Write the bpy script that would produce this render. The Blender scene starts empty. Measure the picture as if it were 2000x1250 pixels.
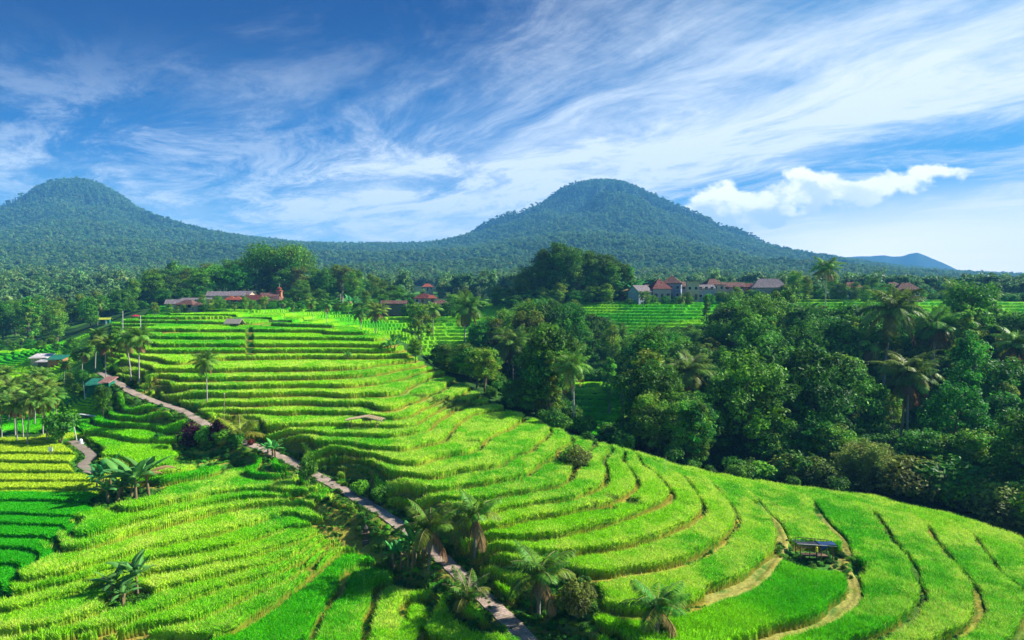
import bpy, math, random
import numpy as np
from mathutils import Vector
R = math.radians
scene = bpy.context.scene
COL = scene.collection

# ------------------------------------------------------------------ camera
F = 2000 * 24 / 36.0            # focal length in photograph pixels
PITCH = math.atan(55 / F)       # eye level lies 55 px below the centre of the frame
cam_d = bpy.data.cameras.new("camera"); cam_d.lens = 24; cam_d.sensor_width = 36
cam_d.clip_start = 0.5; cam_d.clip_end = 30000
cam = bpy.data.objects.new("camera", cam_d); COL.objects.link(cam)
cam.location = (0, 0, 0); cam.rotation_euler = (R(90) - PITCH, 0, 0)
scene.camera = cam

# ------------------------------------------------------------------ light
SUN_AZ, SUN_EL = 74.0, 36.0     # degrees right of the view direction (+Y), and above the horizon
sun_d = bpy.data.lights.new("sun", 'SUN'); sun_d.energy = 5.0; sun_d.angle = R(0.5); sun_d.color = (1.0, 0.95, 0.86)
sun = bpy.data.objects.new("sun", sun_d); COL.objects.link(sun)
sdir = Vector((math.sin(R(SUN_AZ)) * math.cos(R(SUN_EL)), math.cos(R(SUN_AZ)) * math.cos(R(SUN_EL)), math.sin(R(SUN_EL))))
sun.rotation_euler = sdir.to_track_quat('Z', 'Y').to_euler()
scene.view_settings.view_transform = 'Standard'; scene.view_settings.look = 'None'
scene.view_settings.gamma = 1.0; scene.view_settings.exposure = 1.2
scene.cycles.use_denoising = True
scene.cycles.max_bounces = 6; scene.cycles.transparent_max_bounces = 8; scene.cycles.volume_bounces = 0
scene.cycles.diffuse_bounces = 2; scene.cycles.glossy_bounces = 1; scene.cycles.transmission_bounces = 2
scene.cycles.caustics_reflective = False; scene.cycles.caustics_refractive = False
scene.cycles.use_adaptive_sampling = True; scene.cycles.adaptive_threshold = 0.02


class NT:
    """tiny node-tree writer"""
    def __init__(s, tree): s.t = tree; tree.nodes.clear()
    def n(s, kind, **kw):
        nd = s.t.nodes.new(kind)
        for k, v in kw.items():
            if k.startswith('i_'): nd.inputs[int(k[2:]) if k[2:].isdigit() else k[2:].replace('_', ' ')].default_value = v
            else: setattr(nd, k, v)
        return nd
    def l(s, a, b): s.t.links.new(a, b)
    def set(s, sock, v):
        if isinstance(v, (int, float)): sock.default_value = v
        elif isinstance(v, tuple): sock.default_value = v
        else: s.l(v, sock)
    def m(s, op, a, b=None, c=None, clamp=False):
        nd = s.t.nodes.new('ShaderNodeMath'); nd.operation = op; nd.use_clamp = clamp
        s.set(nd.inputs[0], a)
        if b is not None: s.set(nd.inputs[1], b)
        if c is not None: s.set(nd.inputs[2], c)
        return nd.outputs[0]
    def mr(s, v, a, b, c=0.0, d=1.0, kind='SMOOTHSTEP'):
        nd = s.t.nodes.new('ShaderNodeMapRange'); nd.interpolation_type = kind
        s.set(nd.inputs[0], v); nd.inputs[1].default_value = a; nd.inputs[2].default_value = b
        nd.inputs[3].default_value = c; nd.inputs[4].default_value = d
        return nd.outputs[0]
    def mix(s, f, a, b, op='MIX'):
        nd = s.t.nodes.new('ShaderNodeMix'); nd.data_type = 'RGBA'; nd.blend_type = op
        s.set(nd.inputs[0], f); s.set(nd.inputs[6], a); s.set(nd.inputs[7], b)
        return nd.outputs[2]
    def noise(s, vec, scale, detail=4, rough=0.55, dist=0.0, lac=2.0):
        nd = s.t.nodes.new('ShaderNodeTexNoise'); s.l(vec, nd.inputs['Vector'])
        nd.inputs['Scale'].default_value = scale; nd.inputs['Detail'].default_value = detail
        nd.inputs['Roughness'].default_value = rough; nd.inputs['Distortion'].default_value = dist
        nd.inputs['Lacunarity'].default_value = lac
        return nd.outputs[0]
    def xyz(s, x, y, z=0.0):
        nd = s.t.nodes.new('ShaderNodeCombineXYZ'); s.set(nd.inputs[0], x); s.set(nd.inputs[1], y); s.set(nd.inputs[2], z)
        return nd.outputs[0]


# ------------------------------------------------------------------ sky: clear blue, cirrus streaks, one low cumulus bank
world = bpy.data.worlds.new("World"); scene.world = world; world.use_nodes = True
T = NT(world.node_tree)
tc = T.n('ShaderNodeTexCoord'); sp = T.n('ShaderNodeSeparateXYZ'); T.l(tc.outputs['Generated'], sp.inputs[0])
X, Y, Z = sp.outputs
sky = T.n('ShaderNodeTexSky', sky_type='NISHITA', sun_disc=False, sun_elevation=R(SUN_EL), sun_rotation=R(SUN_AZ))
sky.altitude = 600; sky.air_density = 1.0; sky.dust_density = 0.4; sky.ozone_density = 1.4
hs = T.n('ShaderNodeHueSaturation'); hs.inputs['Hue'].default_value = 0.5
hs.inputs['Saturation'].default_value = 1.5; T.l(sky.outputs[0], hs.inputs['Color'])
zc = T.m('MAXIMUM', Z, 0.0)
den = T.m('ADD', zc, 0.08)
px_, py_ = T.m('DIVIDE', X, den), T.m('DIVIDE', Y, den)
along = T.m('SUBTRACT', T.m('MULTIPLY', px_, 0.55), T.m('MULTIPLY', py_, 0.83))
across = T.m('ADD', T.m('MULTIPLY', px_, 0.83), T.m('MULTIPLY', py_, 0.55))
wob = T.noise(T.xyz(T.m('MULTIPLY', px_, 0.5), T.m('MULTIPLY', py_, 0.5)), 1.0, 3)
ac2 = T.m('ADD', across, T.m('MULTIPLY', T.m('SUBTRACT', wob, 0.5), 0.8))
c1 = T.noise(T.xyz(T.m('MULTIPLY', along, 0.28), ac2, 3.1), 1.5, 12, 0.68, 0.25)
c2 = T.noise(T.xyz(T.m('MULTIPLY', along, 0.75), T.m('MULTIPLY', ac2, 1.3), 7.7), 1.3, 11, 0.72, 0.5)
cov = T.m('MULTIPLY', T.mr(across, 0.2, 2.0), T.mr(across, 3.9, 2.9, 0.3, 1.0))
fa = T.m('ADD', T.m('MULTIPLY', c1, 0.6), T.m('MULTIPLY', c2, 0.4))
fa = T.m('ADD', fa, T.m('MULTIPLY', T.m('SUBTRACT', cov, 0.5), 0.40))
# the blue itself: deep overhead away from the sun, azure and then pale towards the horizon
ramp = T.mix(T.mr(T.m('ADD', Z, T.m('MULTIPLY', X, -0.12)), 0.40, 0.16), (0.0, 0.25, 1.7, 1), (0.10, 1.7, 5.0, 1))
ramp = T.mix(T.mr(Z, 0.20, 0.0), ramp, (3.4, 6.4, 8.2, 1))
ramp = T.mix(T.m('MULTIPLY', T.mr(X, -0.1, 0.65), 0.6), ramp, (1.1, 4.1, 7.4, 1))
cir = T.mr(fa, 0.44, 0.82)
cir = T.m('MULTIPLY', T.m('POWER', cir, 1.4), 0.9)
# loose patches over the clear part on the left
c3 = T.noise(T.xyz(T.m('MULTIPLY', along, 0.7), T.m('MULTIPLY', ac2, 1.1), 21.3), 0.9, 11, 0.66, 0.7)
cir = T.m('MINIMUM', T.m('ADD', cir, T.m('MULTIPLY', T.mr(c3, 0.50, 0.76), T.m('MULTIPLY', T.mr(across, 1.6, 0.2), 0.5))), 0.9)
# patches of whiter wisps low on the left
low = T.m('MULTIPLY', T.mr(Z, 0.34, 0.10), 0.62)
cir = T.m('MINIMUM', T.m('ADD', cir, T.m('MULTIPLY', low, T.mr(c2, 0.43, 0.64))), 0.96)
skyc = T.mix(1.0, hs.outputs[0], (0.16, 1.0, 1.36, 1), 'MULTIPLY')
# deeper blue far from the sun
deep = T.mr(across, 2.3, -0.2)
skyc = T.mix(T.m('MULTIPLY', deep, 0.9), skyc, T.mix(1.0, skyc, (0.01, 0.24, 0.50, 1), 'MULTIPLY'))
# milky air near the horizon, stronger towards the sun
skyc = T.mix(T.m('MULTIPLY', T.mr(Z, 0.20, 0.0), 0.5), skyc, (5.0, 7.6, 9.2, 1))
skyc = T.mix(0.92, skyc, ramp)
out = T.mix(cir, skyc, (8.2, 8.8, 9.2, 1))
rgt = T.m('MULTIPLY', T.mr(X, 0.12, 0.48), T.mr(T.m('SUBTRACT', Z, T.m('MULTIPLY', X, 0.05)), 0.125, 0.035))
out = T.mix(T.m('MULTIPLY', rgt, 0.9), out, (16, 14.5, 13.5, 1))
# the cumulus bank
Ys = T.m('MAXIMUM', Y, 0.05)
u, v = T.m('DIVIDE', X, Ys), T.m('DIVIDE', Z, Ys)
cp = T.xyz(u, T.m('MULTIPLY', v, 1.5))
puff = T.noise(cp, 11.0, 8, 0.55, 0.1)
puff2 = T.noise(cp, 34.0, 5, 0.55)
mid = T.mr(u, 0.27, 0.64, 0.112, 0.178, 'LINEAR')
halfw = T.m('MULTIPLY', T.mr(u, 0.19, 0.30), T.mr(u, 0.74, 0.34, 0.0, 1.0))
halfw = T.m('MULTIPLY', halfw, 0.042)
dv = T.m('SUBTRACT', v, mid)
dvn = T.m('ABSOLUTE', dv)
pf = T.m('ADD', T.m('MULTIPLY', T.m('SUBTRACT', puff, 0.5), 0.13), T.m('MULTIPLY', T.m('SUBTRACT', puff2, 0.5), 0.03))
body = T.m('ADD', T.m('SUBTRACT', halfw, dvn), pf)
gate = T.m('MULTIPLY', T.mr(u, 0.20, 0.26), T.mr(u, 0.70, 0.64))
cum = T.m('MULTIPLY', T.mr(body, 0.0, 0.016), gate)
lump = T.noise(T.xyz(T.m('ADD', u, -0.03), T.m('MULTIPLY', T.m('ADD', v, -0.016), 1.5)), 11.0, 8, 0.55, 0.1)
under = T.m('MULTIPLY', T.mr(T.m('ADD', T.m('ADD', dv, T.m('MULTIPLY', T.m('SUBTRACT', lump, 0.5), 0.22)), T.m('MULTIPLY', T.m('SUBTRACT', puff2, 0.5), 0.03)), 0.014, -0.022), T.mr(u, 0.62, 0.38, 0.25, 1.0))
ccol = T.mix(T.m('MULTIPLY', under, 0.9), (12.5, 12.2, 11.8, 1), (6.0, 7.2, 8.4, 1))
out = T.mix(cum, out, ccol)
bg = T.n('ShaderNodeBackground'); bg.inputs[1].default_value = 0.058; T.l(out, bg.inputs[0])
wo = T.n('ShaderNodeOutputWorld'); T.l(bg.outputs[0], wo.inputs[0])

# ------------------------------------------------------------------ pixels of the survey photograph -> places in the world
cP, sP = math.cos(PITCH), math.sin(PITCH)
def ray(px, py):
    u, v = (px - 1000) / F, (625 - py) / F
    return np.array((u, cP + v * sP, -sP + v * cP))
def at_z(px, py, z):
    d = ray(px, py); return d * (z / d[2])
def at_y(px, py, y):
    d = ray(px, py); return d * (y / d[1])
def u_of(px): return (px - 1000) / F
def slope_of(py):
    d = ray(1000, py); return d[2] / d[1]
# ------------------------------------------------------------------ noise helpers
def _h(ix, iy, s):
    n = (ix.astype(np.int64) * 374761393 + iy.astype(np.int64) * 668265263 + s * 1274126177) & 0x7fffffff
    n = ((n ^ (n >> 13)) * 1103515245) & 0x7fffffff
    n = ((n ^ (n >> 15)) * 12345677) & 0x7fffffff
    return (n & 0xffffff) / float(0xffffff)
def vnoise(x, y, s=0):
    ix, iy = np.floor(x), np.floor(y); fx, fy = x - ix, y - iy
    fx = fx * fx * (3 - 2 * fx); fy = fy * fy * (3 - 2 * fy)
    a, b = _h(ix, iy, s), _h(ix + 1, iy, s); c, d = _h(ix, iy + 1, s), _h(ix + 1, iy + 1, s)
    return (a + (b - a) * fx) * (1 - fy) + (c + (d - c) * fx) * fy
def fbm(x, y, s=0, o=4, g=0.5):
    r = 0; a = 1; t = 0
    for k in range(o):
        r = r + a * vnoise(x * 2 ** k + 17.3 * k, y * 2 ** k - 9.1 * k, s + k); t += a; a *= g
    return r / t
def sstep(a, b, x):
    t = np.clip((x - a) / (b - a), 0, 1); return t * t * (3 - 2 * t)
def seg_dist(x, y, pts):
    """distance to a polyline and the height interpolated along it"""
    best = np.full(x.shape, 1e9); zz = np.zeros(x.shape); side = np.zeros(x.shape)
    for a, b in zip(pts[:-1], pts[1:]):
        dx, dy = b[0] - a[0], b[1] - a[1]; L2 = dx * dx + dy * dy
        t = np.clip(((x - a[0]) * dx + (y - a[1]) * dy) / L2, 0, 1)
        d = np.hypot(x - a[0] - t * dx, y - a[1] - t * dy)
        k = d < best
        best = np.where(k, d, best); zz = np.where(k, a[2] + t * (b[2] - a[2]), zz)
        side = np.where(k, np.sign((x - a[0]) * dy - (y - a[1]) * dx), side)
    return best, zz, side

# ------------------------------------------------------------------ survey: terrace lips as (level, points seen in the photograph)
LIPS_R = [
 (-8.0, [(250,632),(400,634),(560,637),(640,639),(672,645)]), (-8.8, [(245,648),(400,650),(600,651),(700,652),(722,655)]),
 (-9.6, [(260,664),(400,665),(600,666),(710,667),(742,668)]), (-10.3, [(300,680),(450,680),(600,680),(720,681),(768,680)]),
 (-11.1, [(310,692),(450,692),(600,691),(730,692),(782,690)]), (-11.9, [(310,712),(450,706),(600,703),(700,703),(800,700)]),
 (-12.7, [(290,731),(400,730),(600,728),(720,722),(800,712),(818,708)]), (-13.5, [(262,745),(400,748),(600,745),(720,738),(800,722),(835,715)]),
 (-14.3, [(292,762),(450,763),(600,760),(720,756),(800,742),(845,728)]), (-15.0, [(330,776),(450,780),(600,776),(752,790),(800,762),(835,742),(862,738)]),
 (-15.8, [(385,797),(480,798),(600,795),(700,795),(760,806),(822,790),(880,760)]),
 (-16.6, [(412,812),(500,814),(600,812),(700,814),(775,825),(822,803),(870,785),(915,768)]),
 (-17.2, [(505,843),(560,842),(700,838),(790,845),(840,822),(880,800),(935,782)]),
 (-17.65, [(545,858),(630,860),(800,857),(850,830),(880,807),(950,795)]),
 (-18.1, [(575,886),(700,885),(820,880),(875,868),(905,832),(970,810),(985,806)]),
 (-18.55, [(625,914),(740,912),(850,905),(925,888),(945,868),(990,850),(1035,822)]),
 (-19.0, [(665,941),(780,938),(900,930),(990,920),(1050,885),(1075,860),(1080,845)]),
 (-19.45, [(705,969),(800,966),(900,960),(1000,950),(1047,915),(1090,885),(1120,860)]),
 (-19.9, [(745,992),(800,991),(900,985),(1000,976),(1060,968),(1110,945),(1127,920),(1145,893),(1165,874)]),
 (-20.25, [(775,1012),(900,1008),(1000,1003),(1120,985),(1175,967),(1190,945),(1187,920),(1186,900),(1198,884)]),
 (-20.6, [(805,1032),(900,1032),(1000,1030),(1130,1008),(1225,977),(1250,950),(1240,925),(1215,897)]),
 (-20.95, [(855,1060),(960,1062),(1040,1062),(1150,1048),(1240,1015),(1305,992),(1322,968),(1295,940),(1250,908)]),
 (-21.35, [(885,1080),(1000,1090),(1150,1090),(1290,1062),(1350,1032),(1375,1000),(1360,965),(1318,928),(1275,903)]),
 (-21.8, [(920,1098),(1000,1115),(1200,1125),(1320,1118),(1390,1090),(1432,1045),(1438,1005),(1415,968),(1360,930)]),
 (-22.4, [(960,1120),(1060,1165),(1150,1200),(1240,1212),(1310,1200),(1440,1165),(1500,1130),(1543,1082),(1532,1040),(1507,1003),(1475,970),(1430,945)]),
 (-23.1, [(1290,1300),(1440,1290),(1540,1250),(1620,1215),(1682,1165),(1668,1112),(1642,1047),(1605,1005),(1560,972),(1520,960)]),
 (-23.6, [(1500,1330),(1640,1290),(1760,1235),(1815,1175),(1795,1112),(1742,1045),(1695,1002),(1650,982)]),
 (-24.05, [(1700,1340),(1830,1270),(1895,1215),(1905,1165),(1868,1100),(1822,1050),(1785,1018),(1740,1000)]),
 (-24.5, [(1900,1330),(1985,1270),(2020,1200),(1962,1128),(1922,1080),(1882,1045),(1830,1020)]),
 (-25.0, [(2080,1270),(2110,1200),(2060,1120),(2000,1072),(1940,1040)]),
]
LIPS_L = [
 (-19.3, [(190,874),(290,874),(350,869),(440,862)]), (-19.9, [(255,930),(312,925),(400,910),(475,890)]),
 (-20.4, [(290,957),(420,935),(500,913),(545,905)]), (-21.0, [(150,1050),(217,1022),(350,995),(500,971),(592,946)]),
 (-21.6, [(0,1075),(117,1074),(250,1057),(400,1022),(520,1000),(650,972)]),
 (-22.1, [(-60,1172),(60,1150),(150,1135),(300,1090),(400,1066),(500,1037),(600,1012),(670,993)]),
 (-22.6, [(-80,1225),(0,1205),(100,1180),(210,1150),(350,1128),(500,1100),(600,1070),(690,1040)]),
 (-23.1, [(0,1292),(100,1270),(190,1250),(300,1212),(400,1180),(500,1150),(600,1108),(720,1055)]),
 (-23.5, [(350,1290),(430,1255),(500,1222),(560,1180),(600,1150),(720,1090),(770,1072)]),
 (-23.9, [(590,1290),(615,1240),(640,1195),(700,1155),(750,1118),(790,1095)]),
 (-24.3, [(700,1290),(720,1240),(750,1195),(785,1150),(830,1120)]),
 (-24.6, [(800,1290),(820,1240),(845,1200),(870,1165)]),
]
ROWS_LL = [(-19.8,890),(-20.0,905),(-20.3,925),(-20.6,945),(-20.8,962),(-21.0,985),(-21.2,1010),(-21.4,1030)]
PATH_PX = [(198,728,-14.3),(225,745,-14.6),(262,768,-15.1),(310,787,-15.9),(350,800,-16.3),(400,828,-17.0),(440,848,-17.8),(500,872,-18.7),
           (560,898,-19.5),(620,930,-20.2),(680,963,-20.7),(750,1005,-21.3),(800,1040,-21.8),(850,1080,-22.2),(905,1128,-22.8),(960,1180,-23.3),(1020,1240,-23.8),(1100,1330,-24.4)]
FOOT_PX = [(140,862,-19.4),(165,878,-19.7),(178,892,-19.9),(163,908,-20.1),(180,925,-20.3),(205,940,-20.5),(222,962,-20.8)]
PATH = [tuple(at_z(*p)) for p in PATH_PX]
FOOT = [tuple(at_z(*p)) for p in FOOT_PX]
PATH = PATH[:1] + PATH[1:]
SPOT = []           # (x, y, z) control points
for lv, pts in LIPS_R + LIPS_L:
    w = [at_z(a, b, lv) for a, b in pts]
    for a, b in zip(w[:-1], w[1:]):
        n = max(1, int(np.linalg.norm(b - a) / 5.0))
        for k in range(n): SPOT.append(a + (b - a) * k / n)
    SPOT.append(w[-1])
for lv, py in ROWS_LL:
    for px in (-120, -30, 60, 150): SPOT.append(at_z(px, py, lv))
for a, b, z in [(50,870,-19.5),(0,860,-19.4),(-100,860,-19.4),(300,800,-17.6),(220,800,-18.3),(200,840,-18.8),(300,840,-18.6),(380,850,-18.3),(160,770,-18.2),
                (50,820,-19.2),(100,760,-18.6),(0,760,-18.6),(50,715,-17.6),(150,715,-17.3),(0,700,-17.4),(-150,760,-18.6),(-150,700,-17.6),(180,740,-16.2),
                (250,790,-16.9),(120,800,-19.0),(210,770,-16.2)]:
    SPOT.append(at_z(a, b, z))
for px, y, z in [(100,225,-17.5),(0,240,-17.5),(-200,230,-17.5),(250,190,-10),(205,172,-9.2),(200,195,-12),(120,300,-14),(-200,320,-14),(300,300,-6.5),(400,200,-6.9),(500,200,-6.9),
                 (600,190,-8.6),(400,250,-5.6),(250,240,-7.5),(700,190,-12.5),(650,215,-9),(760,180,-15.5),(840,165,-17.5),(900,150,-20),(860,140,-20),
                 (700,245,-6.2),(800,235,-8.0),(870,200,-13.6),(950,190,-15),(800,205,-12.0),(950,250,-5.2),(800,270,-4.8),(600,270,-4.6),(500,280,-4.2),(1000,225,-8.5),(1000,130,-22.6),(1060,122,-23.0),
                 (1120,118,-23.4),(1120,150,-21.5),(1220,175,-19.5),(1230,150,-22.0),(1200,119,-24.6),(1250,105,-25),(1300,108,-26),(1400,102,-26.6),(1500,103,-27),(1640,105,-27.2),(1770,119,-27),
                 (1850,96,-27.4),(2000,92,-27.6),(2150,85,-27.5),(1350,90,-23.5),(1500,86.5,-24.8),(1700,85,-25.4),(1850,80,-25.9),(2000,73,-26.3),(2120,66,-26.3),
                 (1200,95,-22.0),(1130,104,-21.0),(1040,116,-19.2),(960,128,-17.2),(900,128,-15.8),(850,140,-14.5),(780,158,-12.6),
                 (1500,160,-18),(1700,160,-18),(1900,145,-20),(2100,140,-20),(1100,190,-14.5),(1300,190,-12.5),(1400,220,-6),(1270,206,-8.4),(1300,242,-3.7),(1200,240,-4),(1100,240,-5),
                 (1600,200,-9),(1800,200,-6.8),(1950,205,-6.4),(1950,228,-4.4),(1800,232,-4),(1600,235,-3.8),(2150,200,-7),(2150,240,-4),(1400,260,-3),(1000,280,-4),
                 (1450,243,-3.7),(1100,45,-24.4),(1250,38,-24.4),(1000,38,-24.6),(800,38,-25),(500,38,-25),(200,40,-25),(1600,36,-25.2),(1900,38,-26),(1400,28,-25.5),(900,26,-26),(300,28,-26),
                 (2200,50,-26),(2250,70,-26),(-200,60,-22.4),(-200,45,-24),(-200,90,-20)]:
    SPOT.append(np.array((u_of(px) * y, y, z)))
for px in range(-300, 2400, 180): SPOT.append(np.array((u_of(px) * 330, 330, -3.0 if px > 260 else -10.0)))
for p in PATH: SPOT.append(np.array(p))
SPOT = np.array(SPOT)
def tps_fit(P, lam):
    n = len(P); d = np.hypot(P[:, None, 0] - P[None, :, 0], P[:, None, 1] - P[None, :, 1]) / 50
    K = np.where(d > 0, d * d * np.log(np.maximum(d, 1e-9)), 0) + lam * np.eye(n)
    A = np.zeros((n + 3, n + 3)); A[:n, :n] = K
    Q = np.c_[np.ones(n), P[:, :2] / 50]; A[:n, n:] = Q; A[n:, :n] = Q.T
    return np.linalg.solve(A, np.r_[P[:, 2], 0, 0, 0])
SW = tps_fit(SPOT, 0.002)
def tps(x, y):
    sh = x.shape; x = x.ravel(); y = y.ravel(); o = np.empty(x.size)
    n = len(SPOT)
    for i in range(0, x.size, 20000):
        a, b = x[i:i + 20000], y[i:i + 20000]
        d2 = ((a[:, None] - SPOT[None, :, 0]) ** 2 + (b[:, None] - SPOT[None, :, 1]) ** 2) / 2500
        o[i:i + 20000] = (0.5 * d2 * np.log(np.maximum(d2, 1e-12))) @ SW[:n] + SW[n] + SW[n + 1] * a / 50 + SW[n + 2] * b / 50
    return o.reshape(sh)

# ------------------------------------------------------------------ the far hills: two cones joined by a saddle
SKY_L = [(-500,470),(-150,440),(0,430),(300,455),(420,458),(500,464),(600,474),(640,474),(860,474),(1000,470),(1200,475),(1400,482),(1500,488),(1560,495),(1620,499),(1660,507),(1750,519),(1850,531),(1900,538),(1990,546),(2200,560),(2600,566)]
sk_u = np.array([u_of(a) for a, b in SKY_L]); sk_s = np.array([slope_of(b) for a, b in SKY_L])
CONES = [ (u_of(1190) * 2500, 2500, slope_of(351) * 2500 - 9, [(0,0),(75,-4),(169,-27),(225,-66),(281,-113),(356,-140),(431,-162),(488,-192),(544,-236),(744,-300),(1044,-390),(2600,-1100)],
                                      [(0,0),(19,-1),(75,-17),(131,-45),(187,-86),(244,-121),(300,-151),(366,-187),(431,-216),(506,-242),(581,-284),(694,-329),(894,-384),(1194,-479),(2600,-1100)]),
          (u_of(165) * 2150, 2150, slope_of(349) * 2150 - 9, [(0,0),(50,-4),(89,-12),(129,-37),(169,-72),(218,-108),(266,-132),(466,-190),(766,-280),(2600,-1100)],
                                      [(0,0),(32,-3),(81,-27),(121,-55),(153,-79),(210,-112),(266,-136),(339,-158),(411,-178),(611,-232),(911,-324),(2600,-1100)]) ]
FRONT = 1.2
SKY_F = [(-300,455),(-60,430),(0,405),(60,375),(110,354),(185,352),(215,365),(260,395),(330,430),(420,450),(500,460),(560,468),(600,474),(860,474),(900,461),(960,431),(1040,401),(1100,367),(1150,355),(1200,353),(1230,360),(1290,386),(1350,411),(1420,441),(1500,473),(1560,493),(1620,499),(1700,512),(2200,560)]
sf_u = np.array([u_of(a) for a, b in SKY_F]); sf_s = np.array([slope_of(b) for a, b in SKY_F])
def _sm(u):
    return sum(np.interp(u + k * 0.03, sf_u, sf_s) for k in (-2, -1, 0, 1, 2)) / 5
def far_z(x, y):
    y = np.maximum(y, 1.0); u = x / y
    ridge = np.interp(u, sk_u, sk_s) * 2250 - 9
    t = np.clip((y - 380) / (2250 - 380), 0, 1.0)
    base = -3.5 + (ridge + 3.5) * (0.45 * t + 0.55 * t ** 1.6)
    base = base - sstep(2350, 3300, y) * 160
    roll = (fbm(x / 260, y / 260, 5, 3) - 0.5) * 46 * sstep(480, 1100, y) * sstep(2250, 1700, y)
    base = base + roll
    # wooded foothills climbing into the cones
    base = base + np.maximum(_sm(u) - np.interp(u, sk_u, sk_s), 0) * y * 0.80 * sstep(700, 2350, y) * (1 - sstep(2100, 2300, y)) * (1 + 0.75 * (fbm(x / 110 + y / 900, y / 420, 15, 4) - 0.55))
    z = base
    for cx, cy, H, left, right in CONES:
        dx, dy = x - cx, y - cy; dy = np.where(dy < 0, dy * FRONT, dy); r = np.hypot(dx, dy) + 1e-6
        w = 0.5 + 0.5 * dx / r
        ang = np.arctan2(dy, dx)
        pl = np.interp(r, [a for a, b in left], [b for a, b in left]); pr = np.interp(r, [a for a, b in right], [b for a, b in right])
        c = H + pl * (1 - w) + pr * w
        gul = (1 - np.abs(fbm(ang * 9 + r / 700, r / 300, 31, 3) - 0.5) * 5).clip(0, 1)
        c = c + (gul - 0.60) * 85 * sstep(50, 330, r) * (0.15 + 0.85 * sstep(-0.05, 0.5, -dy / r))
        k = 26.0
        z = np.maximum(z, c) + np.maximum(k - np.abs(z - c), 0) ** 2 / (4 * k)
    return z
def base_z(x, y):
    near = tps(x, y)
    return near

# ------------------------------------------------------------------ the near ground on a fan grid, quantised into terraces
ys = [26.0]
while ys[-1] < 460:
    q = ys[-1]
    ys.append(q + (0.32 if q < 44 else 0.15 if q < 112 else 0.15 + (q - 112) * 0.0034))
ys = np.array(ys); NY = len(ys)
NX = 1180; us = np.linspace(-0.93, 0.93, NX)
U, YY = np.meshgrid(us, ys); XX = U * YY
ci = np.linspace(0, NY - 1, NY // 5).astype(int); cj = np.linspace(0, NX - 1, NX // 4).astype(int)
zc_ = tps(XX[np.ix_(ci, cj)], YY[np.ix_(ci, cj)])
tmp = np.empty((NY, len(cj)))
for j in range(len(cj)): tmp[:, j] = np.interp(np.arange(NY), ci, zc_[:, j])
ZS = np.empty((NY, NX))
for i in range(NY): ZS[i] = np.interp(np.arange(NX), cj, tmp[i])
del tmp
far_b = sstep(300, 430, YY)
ZS = ZS * (1 - far_b) + (far_z(XX, YY)) * far_b
dP, zP, sideP = seg_dist(XX, YY, PATH)
dF, zF, _s = seg_dist(XX, YY, FOOT)

# areas: right hill, lower left fields, yellow/flat fields far left, valley paddies, far plateau
def poly_mask(pts, feather=False):
    """inside test in the ground plane, corners given as (px, distance)"""
    P = [(u_of(a) * b, b) for a, b in pts]; inside = np.zeros(XX.shape, bool)
    j = len(P) - 1
    for i in range(len(P)):
        xi, yi = P[i]; xj, yj = P[j]
        c = ((yi > YY) != (yj > YY)) & (XX < (xj - xi) * (YY - yi) / (yj - yi + 1e-9) + xi)
        inside ^= c; j = i
    return inside
def Pz(px, py, z):
    w = at_z(px, py, z); return (px, w[1])
path_y = [p[1] for p in PATH]; path_x = [p[0] for p in PATH]
# extend the path line to bound the areas
bx = np.interp(YY, path_y[::-1], path_x[::-1]); bx = np.where(YY > path_y[0], path_x[0] - (YY - path_y[0]) * 0.55, bx)
bx = np.where(YY < path_y[-1], path_x[-1] + (path_y[-1] - YY) * 0.6, bx)
right_side = XX > bx
edge_R = [Pz(640,631,-7.8),Pz(680,645,-8.8),Pz(760,670,-10.3),Pz(805,697,-11.9),Pz(850,716,-13.5),Pz(870,735,-15),Pz(915,763,-16.6),Pz(955,790,-17.65),
          Pz(990,806,-18.1),Pz(1040,822,-18.6),Pz(1085,842,-19),Pz(1125,858,-19.45),Pz(1170,872,-19.9),Pz(1220,882,-20.6),Pz(1280,898,-21.4),Pz(1360,925,-22.4),
          Pz(1440,943,-23.3),Pz(1560,965,-24.2),Pz(1700,985,-24.9),Pz(1850,1018,-25.3),Pz(2000,1062,-25.7),Pz(2150,1110,-25.8)]
hillR = poly_mask([(2500, 70), (2500, 20), (-600, 20), (-600, 176), Pz(230,625,-7.6)] + [Pz(400,626,-7.6)] + edge_R) & right_side
leftF = poly_mask([(-600, 20), (1400, 20), (1400, 60), (900, 60), (430, 93), (225, 104), (120, 95), (60, 88.5), (-600, 88.5)]) & ~right_side
valley = poly_mask([(-300, 93), (60, 93), (130, 97), (225, 106), (190, 140), (165, 200), (-300, 215)]) & ~right_side
plateau = poly_mask([(235, 185), (620, 184), (700, 190), (745, 178), (800, 165), (880, 168), (960, 185), (1000, 225), (1240, 190), (1420, 190), (1720, 178), (2200, 165), (2300, 243), (1500, 246), (1380, 243), (1150, 248), (640, 262), (300, 250)])
gullyT = poly_mask([(1130, 106), (1215, 106), (1255, 140), (1250, 158), (1110, 158), (1112, 130)])
paddy_far = plateau & ~hillR
LVR = np.array([l for l, _ in LIPS_R][::-1] ); LVR = np.r_[np.arange(-31, -25.3, 0.5), LVR, -7.2, -6.4]
LVL = np.array([l for l, _ in LIPS_L][::-1]); LVL = np.sort(np.r_[-26.2, -25.6, -25.1, LVL, -21.3, -22.35, -22.85, -23.3, -20.15, -18.7, -18.0, -17.3, -16.6])
LLL = np.array(sorted([-26, -25.3, -24.6, -24.1, -23.7, -23.4, -23.0, -22.8, -22.6, -22.3, -22.1, -21.85, -21.6, -21.4, -21.2, -21.0, -20.8, -20.6, -20.3, -20.0, -19.8, -19.5, -19.1, -18.6]))
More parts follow.
